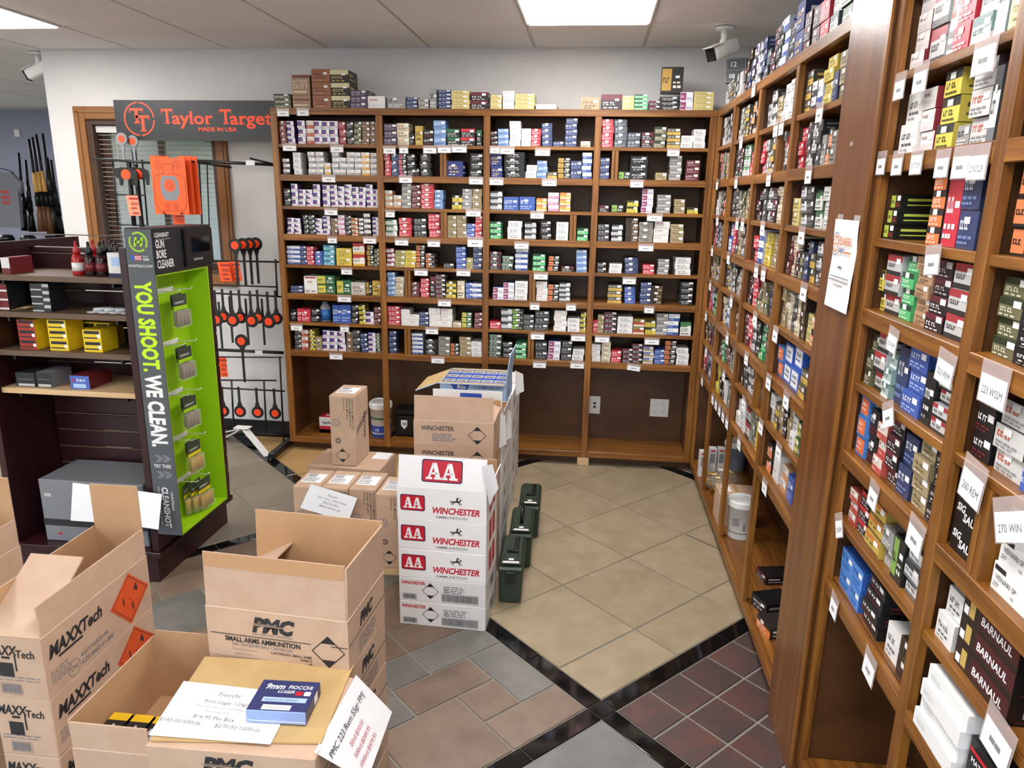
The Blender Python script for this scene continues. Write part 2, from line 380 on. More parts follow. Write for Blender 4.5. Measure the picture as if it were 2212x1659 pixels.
for d in ((WX0, WX0+.03, .30, .42, WZ0, WZ1), (WX1-.03, WX1, .30, .42, WZ0, WZ1), (WX0+.03, WX1-.03, .30, .42, WZ1-.03, WZ1), (WX0+.03, WX1-.03, .30, .42, WZ0, WZ0+.03)): bobj('jamb', d, 'sash', WIN)
for d in ((WX0+.03, WX0+.075, .385, .415, WZ0+.03, WZ1-.03), (WX1-.075, WX1-.03, .385, .415, WZ0+.03, WZ1-.03), (WX0+.075, WX1-.075, .385, .415, WZ1-.075, WZ1-.03), (WX0+.075, WX1-.075, .385, .415, WZ0+.03, WZ0+.075), (WX0+.40, WX0+.435, .385, .415, WZ0+.075, WZ1-.075)): bobj('sash', d, 'sash', WIN)
for a, b in ((WX0+.075, WX0+.40), (WX0+.435, WX1-.075)): bobj('pane', (a, b, .398, .402, WZ0+.075, WZ1-.075), 'glass', WIN)
bl = thing('window_blind', 'open horizontal slat blind hanging in the rear wall window', 'blind', (0, 0, 0))
bobj('head_rail', (WX0+.035, WX1-.035, .325, .365, WZ1-.075, WZ1-.035), 'blind', bl)
bm = bmesh.new(); box(bm, WX0+.04, WX1-.04, -.012, .012, -.0006, .0006); sl = mesh('slat', bm, 'blind')
z = WZ1-.09
while z > WZ0+.05:
    link('slat', sl, bl, (0, .345, z), (R(-6), 0, 0)); z -= .028
for x in (WX0+.15, WX1-.15): tubeobj('cord', [(x, .345, WZ1-.05), (x, .345, WZ0+.04)], .0012, 'blind', bl, 5)
struct(bobj('ground_lawn', (-30, 20, 4.2, 60, -.5, -.3), 'grass')); struct(bobj('ground_drive', (-30, 20, 14, 22, -.299, -.285), 'asphalt'))
struct(bobj('sky_block_overhang', (-3.92, -1.5, .5, 2.6, 1.98, 2.1), 'sash')); struct(bobj('ground_kerb', (-3.9, 8, .45, 4.2, -.5, -.3), 'grass'))  # overhang added outside to block the sky and darken the upper window
# far room window
W2 = thing('window_2', None, None); struct(W2); casing(W2, -6.35, -5.55, .8, 1.72, 3.72, .08)
bobj('pane', (-6.35, -5.55, 3.80, 3.805, .8, 1.72), 'glass', W2)
bl2 = thing('window_blind', 'pale slat blind in the far window beyond the leaning guns', 'blind', (0, 0, 0))
bm = bmesh.new(); box(bm, -6.34, -5.56, -.014, .014, -.0006, .0006); sl2 = mesh('slat', bm, 'blind')
for k in range(30): link('slat', sl2, bl2, (0, 3.75, .83+k*.03), (R(-48), 0, 0))
bobj('head_rail', (-6.34, -5.56, 3.735, 3.765, 1.68, 1.715), 'blind', bl2)

# ================================================================== SHELVING
ZS = {'T': 2.042, 'A': 1.85, 'B': 1.6815, 'C': 1.504, 'D': 1.344, 'E': 1.167, 'F': .996, 'G': .821, 'H': .648, 'bot': .092}
THICK, THIN = .036, .019
ROWZ = [ZS[k] for k in 'ABCDEFGH']                  # floor of rows 1..8
ROWTOP = [ZS['T']-THICK-.002] + [ZS[k]-(THICK if k in 'BDFH' else THIN) for k in 'ABCDEFG']
SW = .036                                           # stile width
def shelving(name, label, cat, n, centres, D, loc, rz, dividers=(), ends=True, toe=True, frame_ext=None):
    """face-framed oak bookcase: local x along the front, y into the depth, front plane y = 0"""
    u = thing(name, label, cat, loc, rz)
    x0, x1 = centres[0]-SW/2, centres[-1]+SW/2
    for c in centres: bobj('stile', (c-SW/2, c+SW/2, 0, .02, .055, ZS['T']-THICK), 'oak_z', u, bev=.0015)
    for c in centres: bobj('partition', (c-.009, c+.009, .0205, D-.008, .093 if c in (centres[0], centres[-1]) else ZS['H']-.018, ZS['T']-.02), 'oak_panel', u)
    bobj('top_board', (x0, x1, .0205, D, ZS['T']-.0195, ZS['T']), 'oak_x', u)
    bobj('top_rail', (x0, x1, 0, .02, ZS['T']-THICK+.0003, ZS['T']), 'oak_x', u, bev=.0015)
    bobj('back_panel', (x0, x1, D-.0075, D, .06, ZS['T']-.02), 'oak_panel', u)
    bobj('toe_kick', (x0, x1, .06, .075, 0.0005, .058), 'oak_panel', u)
    for a, b in zip(centres, centres[1:]):
        l, r = a+SW/2+.0003, b-SW/2-.0003
        bobj('bottom_rail', (l, r, 0, .02, .055, .092), 'oak_x', u, bev=.0015)
        bobj('bottom_shelf', (a+.0095, b-.0095, .0205, D-.008, .074, .092), 'oak_x', u)
        for k in 'ABCDEFGH':
            z = ZS[k]
            if k in 'BDFH': bobj('rail', (l, r, 0, .02, z-THICK, z), 'oak_x', u, bev=.0015); bobj('shelf', (a+.0095, b-.0095, .0205, D-.008, z-.018, z), 'oak_x', u)
            else: bobj('shelf', (a+.0095, b-.0095, .006, D-.008, z-THIN, z), 'oak_x', u, bev=.0015)
    for x, row in dividers:
        z0, z1 = ROWZ[row-1], ROWTOP[row-1]
        bobj('divider', (x-.018, x-.0015, .004, D-.01, z0+.0003, z1-.0003), 'oak_z', u); bobj('divider', (x+.0015, x+.018, .004, D-.01, z0+.0003, z1-.0003), 'oak_z', u)
    return u
# local x of the rear unit runs with world x
BC = [-.0167-.61*k for k in range(4, -1, -1)]
div = [(at((950+964)/2, 365, 'y', 0).x, 2), (at(958, 500, 'y', 0).x, 4), (at(880, 630, 'y', 0).x, 6), (at(880, 750, 'y', 0).x, 8),
       (at(1237, 510, 'y', 0).x, 4), (at(1149, 645, 'y', 0).x, 6), (at(1146, 770, 'y', 0).x, 8), (at(1327, 380, 'y', 0).x, 2)]
SHB = shelving('wall_bookcase', 'four bay oak shelving along the rear wall packed with small boxes', 'shelving', 4, BC, .295, (0, 0, 0), 0, div)
# side units: local x runs from the corner towards the camera (world -y), local y into the side wall (world +x)
SC = [-.0612+.55*k for k in range(4)] + [2.1161-SW/2]
SC[0] = -.0385
div2 = [(.55*3-.0612-.20, 2), (.55*3-.0612-.16, 7), (.55*2-.0612-.2, 6)]
SHS = shelving('wall_bookcase', 'four bay oak shelving on the side wall between corner and wide post', 'shelving', 4, [.03]+SC[1:], .305, (0, 0, 0), R(-90), div2)
NC = [2.3862+SW/2, 2.9043, 3.44]
SHN = shelving('wall_bookcase', 'oak shelving on the side wall past the wide post', 'shelving', 2, NC, .305, (0, 0, 0), R(-90), [(2.9043+.135, 6)])
PIL = tag(bobj('wide_post', (-.012, .315, -2.3855, -2.1165, .0005, ZC-.002), 'oak_z', bev=.002), 'wide floor-to-ceiling oak post between the two side shelving units', 'post')
noisy('oak_broad', ['5c3418', '70431e', '855428'], (26, 26, 1.6), .3, .1, 140, 5, pos=(.3, .7)); PIL.data.materials[0] = MATS['oak_broad']
for y in (-2.3855, -2.1165+.0): pass
bobj('tape_patch', (-.0126, -.0121, -2.245, -2.225, 1.715, 1.725), 'clear_holder', PIL)
bobj('edge_moulding', (-.018, -.0121, -2.405, -2.3865, .05, 2.3), 'oak_z', PIL)

# ================================================================== CARTONS ON THE SHELVES
# code: (words, face, side/top, template, c2, c3, width, height, name)
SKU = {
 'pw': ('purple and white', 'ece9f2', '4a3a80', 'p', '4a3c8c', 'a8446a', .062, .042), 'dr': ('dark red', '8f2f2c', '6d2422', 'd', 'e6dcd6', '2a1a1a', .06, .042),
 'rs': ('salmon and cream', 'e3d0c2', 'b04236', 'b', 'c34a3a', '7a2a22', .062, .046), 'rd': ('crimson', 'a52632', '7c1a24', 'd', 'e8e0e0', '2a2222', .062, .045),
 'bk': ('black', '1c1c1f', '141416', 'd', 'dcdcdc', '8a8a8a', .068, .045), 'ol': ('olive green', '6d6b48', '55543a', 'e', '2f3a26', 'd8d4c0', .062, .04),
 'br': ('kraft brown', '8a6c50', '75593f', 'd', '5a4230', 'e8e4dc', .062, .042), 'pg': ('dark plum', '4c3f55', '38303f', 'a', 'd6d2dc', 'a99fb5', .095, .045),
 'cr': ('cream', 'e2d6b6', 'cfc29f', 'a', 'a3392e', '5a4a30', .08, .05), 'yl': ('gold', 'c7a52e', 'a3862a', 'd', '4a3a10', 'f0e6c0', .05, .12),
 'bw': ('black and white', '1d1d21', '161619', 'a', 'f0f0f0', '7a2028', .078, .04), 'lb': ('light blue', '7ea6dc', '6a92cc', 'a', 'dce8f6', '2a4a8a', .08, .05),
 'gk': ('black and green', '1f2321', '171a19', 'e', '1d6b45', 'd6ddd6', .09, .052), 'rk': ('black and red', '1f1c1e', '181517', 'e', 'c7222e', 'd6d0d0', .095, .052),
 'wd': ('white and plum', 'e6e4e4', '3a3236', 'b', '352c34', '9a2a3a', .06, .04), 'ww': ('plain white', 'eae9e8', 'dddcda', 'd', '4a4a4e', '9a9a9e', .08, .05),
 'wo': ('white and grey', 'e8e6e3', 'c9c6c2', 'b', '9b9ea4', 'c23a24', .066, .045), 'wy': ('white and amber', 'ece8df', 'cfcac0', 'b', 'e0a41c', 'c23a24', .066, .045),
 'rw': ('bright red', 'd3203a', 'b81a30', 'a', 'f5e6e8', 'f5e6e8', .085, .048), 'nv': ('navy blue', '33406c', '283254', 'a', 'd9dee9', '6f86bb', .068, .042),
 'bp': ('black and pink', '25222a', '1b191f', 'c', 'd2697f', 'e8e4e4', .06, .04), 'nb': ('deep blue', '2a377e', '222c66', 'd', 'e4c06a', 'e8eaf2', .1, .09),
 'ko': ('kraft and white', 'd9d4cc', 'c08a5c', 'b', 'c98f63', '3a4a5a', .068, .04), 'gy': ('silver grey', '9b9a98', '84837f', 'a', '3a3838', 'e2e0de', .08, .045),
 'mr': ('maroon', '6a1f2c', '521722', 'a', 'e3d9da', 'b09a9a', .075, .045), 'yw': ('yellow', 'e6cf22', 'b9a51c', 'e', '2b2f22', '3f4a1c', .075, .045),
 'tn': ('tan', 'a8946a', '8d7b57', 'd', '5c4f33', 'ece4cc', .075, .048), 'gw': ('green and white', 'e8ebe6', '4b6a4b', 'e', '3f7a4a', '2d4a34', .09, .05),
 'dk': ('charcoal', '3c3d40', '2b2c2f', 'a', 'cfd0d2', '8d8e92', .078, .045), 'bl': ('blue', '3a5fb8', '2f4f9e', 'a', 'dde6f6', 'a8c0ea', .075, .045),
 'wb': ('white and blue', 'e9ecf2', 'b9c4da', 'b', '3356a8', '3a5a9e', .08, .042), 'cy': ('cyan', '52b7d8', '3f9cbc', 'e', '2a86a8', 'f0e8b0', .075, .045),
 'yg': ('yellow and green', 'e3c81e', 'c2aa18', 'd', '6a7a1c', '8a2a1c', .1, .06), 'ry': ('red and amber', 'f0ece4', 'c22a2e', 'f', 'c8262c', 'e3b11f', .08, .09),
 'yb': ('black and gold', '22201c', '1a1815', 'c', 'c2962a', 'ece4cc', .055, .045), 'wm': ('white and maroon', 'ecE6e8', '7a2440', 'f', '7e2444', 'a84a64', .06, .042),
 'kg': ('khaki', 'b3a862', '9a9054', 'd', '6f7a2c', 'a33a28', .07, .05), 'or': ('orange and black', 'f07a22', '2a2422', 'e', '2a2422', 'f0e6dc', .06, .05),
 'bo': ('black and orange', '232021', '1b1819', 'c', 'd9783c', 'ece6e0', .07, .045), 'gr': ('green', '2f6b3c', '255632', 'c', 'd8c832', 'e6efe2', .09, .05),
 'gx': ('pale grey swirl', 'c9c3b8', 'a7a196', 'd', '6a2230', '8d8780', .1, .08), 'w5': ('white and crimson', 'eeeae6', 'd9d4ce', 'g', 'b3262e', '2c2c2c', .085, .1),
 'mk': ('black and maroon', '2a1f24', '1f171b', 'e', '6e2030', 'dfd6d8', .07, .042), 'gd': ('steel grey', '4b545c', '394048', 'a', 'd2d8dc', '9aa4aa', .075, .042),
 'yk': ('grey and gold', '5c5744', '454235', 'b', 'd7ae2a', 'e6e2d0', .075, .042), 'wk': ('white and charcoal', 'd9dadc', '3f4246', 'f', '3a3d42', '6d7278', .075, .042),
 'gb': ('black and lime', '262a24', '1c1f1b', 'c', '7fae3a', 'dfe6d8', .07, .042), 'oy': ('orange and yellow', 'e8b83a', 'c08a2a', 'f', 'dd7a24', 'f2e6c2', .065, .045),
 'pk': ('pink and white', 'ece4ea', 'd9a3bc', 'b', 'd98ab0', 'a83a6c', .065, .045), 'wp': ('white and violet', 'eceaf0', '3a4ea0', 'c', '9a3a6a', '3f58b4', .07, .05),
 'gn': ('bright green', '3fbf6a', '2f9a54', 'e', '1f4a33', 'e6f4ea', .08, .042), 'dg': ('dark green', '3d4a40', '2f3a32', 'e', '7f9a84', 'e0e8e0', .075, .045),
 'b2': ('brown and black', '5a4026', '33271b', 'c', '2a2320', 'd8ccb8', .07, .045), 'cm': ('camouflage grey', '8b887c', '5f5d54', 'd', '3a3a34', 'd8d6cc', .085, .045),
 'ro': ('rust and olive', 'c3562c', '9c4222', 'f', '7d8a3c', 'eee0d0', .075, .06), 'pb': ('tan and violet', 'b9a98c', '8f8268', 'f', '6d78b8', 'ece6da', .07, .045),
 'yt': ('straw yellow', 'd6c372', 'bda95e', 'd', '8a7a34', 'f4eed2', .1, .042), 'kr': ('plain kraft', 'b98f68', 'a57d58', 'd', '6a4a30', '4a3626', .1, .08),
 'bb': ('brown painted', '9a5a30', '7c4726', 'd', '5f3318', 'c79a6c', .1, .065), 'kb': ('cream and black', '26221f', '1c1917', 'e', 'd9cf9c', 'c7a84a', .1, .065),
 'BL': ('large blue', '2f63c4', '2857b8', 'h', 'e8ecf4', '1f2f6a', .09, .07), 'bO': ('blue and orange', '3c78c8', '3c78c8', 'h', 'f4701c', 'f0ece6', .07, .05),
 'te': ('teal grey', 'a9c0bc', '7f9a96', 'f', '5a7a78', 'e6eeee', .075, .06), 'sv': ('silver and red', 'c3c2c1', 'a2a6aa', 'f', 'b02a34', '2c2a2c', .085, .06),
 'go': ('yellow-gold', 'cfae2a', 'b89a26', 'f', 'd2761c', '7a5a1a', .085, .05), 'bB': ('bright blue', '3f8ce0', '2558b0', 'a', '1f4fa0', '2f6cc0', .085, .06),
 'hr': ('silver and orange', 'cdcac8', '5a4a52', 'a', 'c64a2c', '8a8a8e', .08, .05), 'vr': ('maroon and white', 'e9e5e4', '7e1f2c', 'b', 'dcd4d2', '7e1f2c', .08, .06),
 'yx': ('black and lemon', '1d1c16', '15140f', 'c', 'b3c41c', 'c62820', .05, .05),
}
KINDNAME = {}
def prints(tpl, c1, c2, c3, rng):
    o = []
    def words(u0, u1, v0, v1, c, n):
        x = u0
        for k in range(n):
            wd = (u1-u0)/n*rng.uniform(.7, .95); nl = max(2, int(wd/max(.03, (v1-v0)*.42))) if (v1-v0) > .1 else rng.choice((1, 2)); nl = min(nl, 6); lw = wd/nl
            for q in range(nl):
                if (v1-v0) > .1:
                    kk = rng.random(); o.append((x+q*lw, v0, x+q*lw+lw*.3, v1, c))
                    if kk < .75: o.append((x+q*lw+lw*.3, v1-(v1-v0)*.26, x+q*lw+lw*.78, v1, c))
                    if kk > .35: o.append((x+q*lw+lw*.3, v0, x+q*lw+lw*.78, v0+(v1-v0)*.26, c))
                else: o.append((x+q*lw, v0, x+q*lw+lw*.85, v1, c))
            x += (u1-u0)/n
    if tpl == 'a': words(.08, .62, .5, .74, c2, 2); words(.08, .9, .26, .34, c3, 3); words(.08, .7, .12, .19, c3, 3)
    elif tpl == 'b': o.append((0, 0, 1, .42, c2)); words(.08, .6, .62, .76, c3, 2); words(.1, .55, .14, .26, c1, 2)
    elif tpl == 'c': o.append((0.02, .1, .46, .93, c2)); words(.54, .94, .2, .3, c3, 2); words(.54, .9, .38, .44, c3, 2); words(.06, .4, .4, .6, c1, 1)
    elif tpl == 'p': o.append((.0, .3, .6, .88, c2)); o.append((.3, .36, .56, .6, c3)); o.append((.04, .06, .5, .16, 'c9b860')); words(.66, .96, .14, .24, c2, 2)
    elif tpl == 'd': words(.12, .75, .5, .68, c2, 2); words(.2, .8, .28, .36, c2, 3); words(.15, .6, .12, .18, c3, 2)
    elif tpl == 'e': o.append((0, .64, 1, 1, c2)); words(.1, .75, .3, .52, c3, 2); words(.1, .85, .1, .18, c3, 3)
    elif tpl == 'f': o.append((0, .68, 1, 1, c2)); o.append((0, 0, 1, .2, c3)); words(.1, .65, .38, .56, '3a3a3c', 2)
    elif tpl == 'g': o.append((.08, .88, .92, .96, c2)); words(.3, .7, .6, .72, c2, 2); words(.1, .45, .08, .2, c3, 1); words(.55, .9, .1, .16, c3, 2)
    elif tpl == 'h': o.append((.1, .12, .9, .88, c2)); words(.2, .8, .55, .7, c3, 1); words(.2, .75, .35, .42, c3, 2)
    return o
CM = {}
def mute(c):
    g = c[0]*.25+c[1]*.65+c[2]*.1; return tuple(g+(x-g)*.86 for x in c)
def carton_mesh(code, w, h, d, var=0):
    key = (code, round(w*250), round(h*250), round(d*60), var)
    if key in CM: return CM[key]
    W_, H_, D_ = key[1]/250, key[2]/250, key[3]/60
    words, c1, cs, tpl, c2, c3 = SKU[code][:6]; rng = random.Random(hash(code) % 1000 if False else sum(map(ord, code))*7+var)
    vs_, fs, cols = [], [], []
    def quad(p, c):
        i = len(vs_); vs_.extend(p); fs.append((i, i+1, i+2, i+3)); cols.append(mute(lin(c)))
    a = W_/2
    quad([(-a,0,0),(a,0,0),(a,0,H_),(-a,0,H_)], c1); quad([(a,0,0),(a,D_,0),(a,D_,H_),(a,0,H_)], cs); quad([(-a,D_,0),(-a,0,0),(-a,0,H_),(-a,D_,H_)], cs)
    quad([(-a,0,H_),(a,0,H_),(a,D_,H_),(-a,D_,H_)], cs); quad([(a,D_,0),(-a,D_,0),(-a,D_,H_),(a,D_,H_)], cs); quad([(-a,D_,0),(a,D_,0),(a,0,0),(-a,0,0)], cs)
    e = .0003
    for u0, v0, u1, v1, c in prints(tpl, c1, c2, c3, rng):
        quad([(-a+u0*W_, -e, v0*H_), (-a+u1*W_, -e, v0*H_), (-a+u1*W_, -e, v1*H_), (-a+u0*W_, -e, v1*H_)], c); e += .00008
    if tpl not in 'h' and var != 2:
        sx, sy = (.64, .58) if var == 0 else (.3, .66); sw, sh = min(.022/W_, .32), min(.012/H_, .34)
        quad([(-a+sx*W_, -.0012, sy*H_), (-a+(sx+sw)*W_, -.0012, sy*H_), (-a+(sx+sw)*W_, -.0012, (sy+sh)*H_), (-a+sx*W_, -.0012, (sy+sh)*H_)], 'f4f4f4')
    for sgn in (-1, 1):                                # lettering bars on the two ends
        x = sgn*(a+.0003)
        for y0, y1, z0, z1 in ((.1, .5, .55, .72), (.1, .8, .25, .33)):
            p = [(x, y0*D_, z0*H_), (x, y1*D_, z0*H_), (x, y1*D_, z1*H_), (x, y0*D_, z1*H_)]
            quad(p if sgn > 0 else p[::-1], c3 if tpl not in 'bc' else c2)
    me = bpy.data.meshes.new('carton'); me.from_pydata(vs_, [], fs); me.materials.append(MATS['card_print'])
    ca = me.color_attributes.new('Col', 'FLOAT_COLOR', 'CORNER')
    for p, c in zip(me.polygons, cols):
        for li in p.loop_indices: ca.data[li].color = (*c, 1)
    CM[key] = (me, W_, H_, D_); return CM[key]
NAMES = {'small': 'cartridge_box', 'big': 'bulk_cartridge_box'}
def kname(code):
    return SKU[code][0].replace(',', '').replace(' ', '_').replace('-', '_') + '_cartridge_box'
BAY = {'b1': 'bay beside target rack', 'b2': 'second bay from target rack', 'b3': 'third bay from target rack', 'b4': 'corner bay of rear shelving',
       's1': 'corner bay of side shelving', 's2': 'second side bay from corner', 's3': 'third side bay from corner', 's4': 'side bay before wide post',
       'n1': 'bay just past wide post', 'n2': 'last bay past wide post'}
SHELF = ['unit top', 'top row', 'second row', 'third row', 'fourth row', 'fifth row', 'sixth row', 'seventh row', 'bottom row', 'floor shelf']
STK = {}
def place(code, x, y, z, w, h, d, n, bay, row, rz=0, side=False, top=None, jit=.003, var=None):
    """a pile of n cartons; x,y is the middle of the front of the pile in the world"""
    k = STK[(bay, row)] = STK.get((bay, row), 0) + 1
    v = var if var is not None else rnd.choice((0, 0, 0, 1))
    if top and z+n*h > top: h = (top-z)/n
    me, W_, H_, D_ = carton_mesh(code, w, h, d, v)
    sz = h/H_*.972
    for i in range(n):
        o = bpy.data.objects.new(kname(code), me); COL.objects.link(o)
        j = rnd.uniform(-jit, jit)
        o.location = (x+(j if not side else rnd.uniform(0, jit*4)), y+(rnd.uniform(0, jit) if not side else j), z+.0004+i*h)
        o.rotation_euler = (0, 0, rz+rnd.uniform(-.02, .02)); o.scale = (w/W_*.985, 1, sz)
        pos = 'single' if n == 1 else ('topmost' if i == n-1 else ('bottom' if i == 0 else ORD[i]+' up'))
        if n == 1: lab = f'{SKU[code][0]} box, {ORD[min(k,25)-1]} across, {SHELF[row]}, {BAY[bay]}'
        else: lab = f'{SKU[code][0]} box, {pos} in {ORD[min(k,25)-1]} pile, {SHELF[row]}, {BAY[bay]}'
        tag(o, lab, 'ammunition box', f'boxes on {SHELF[row]} of {BAY[bay]}')
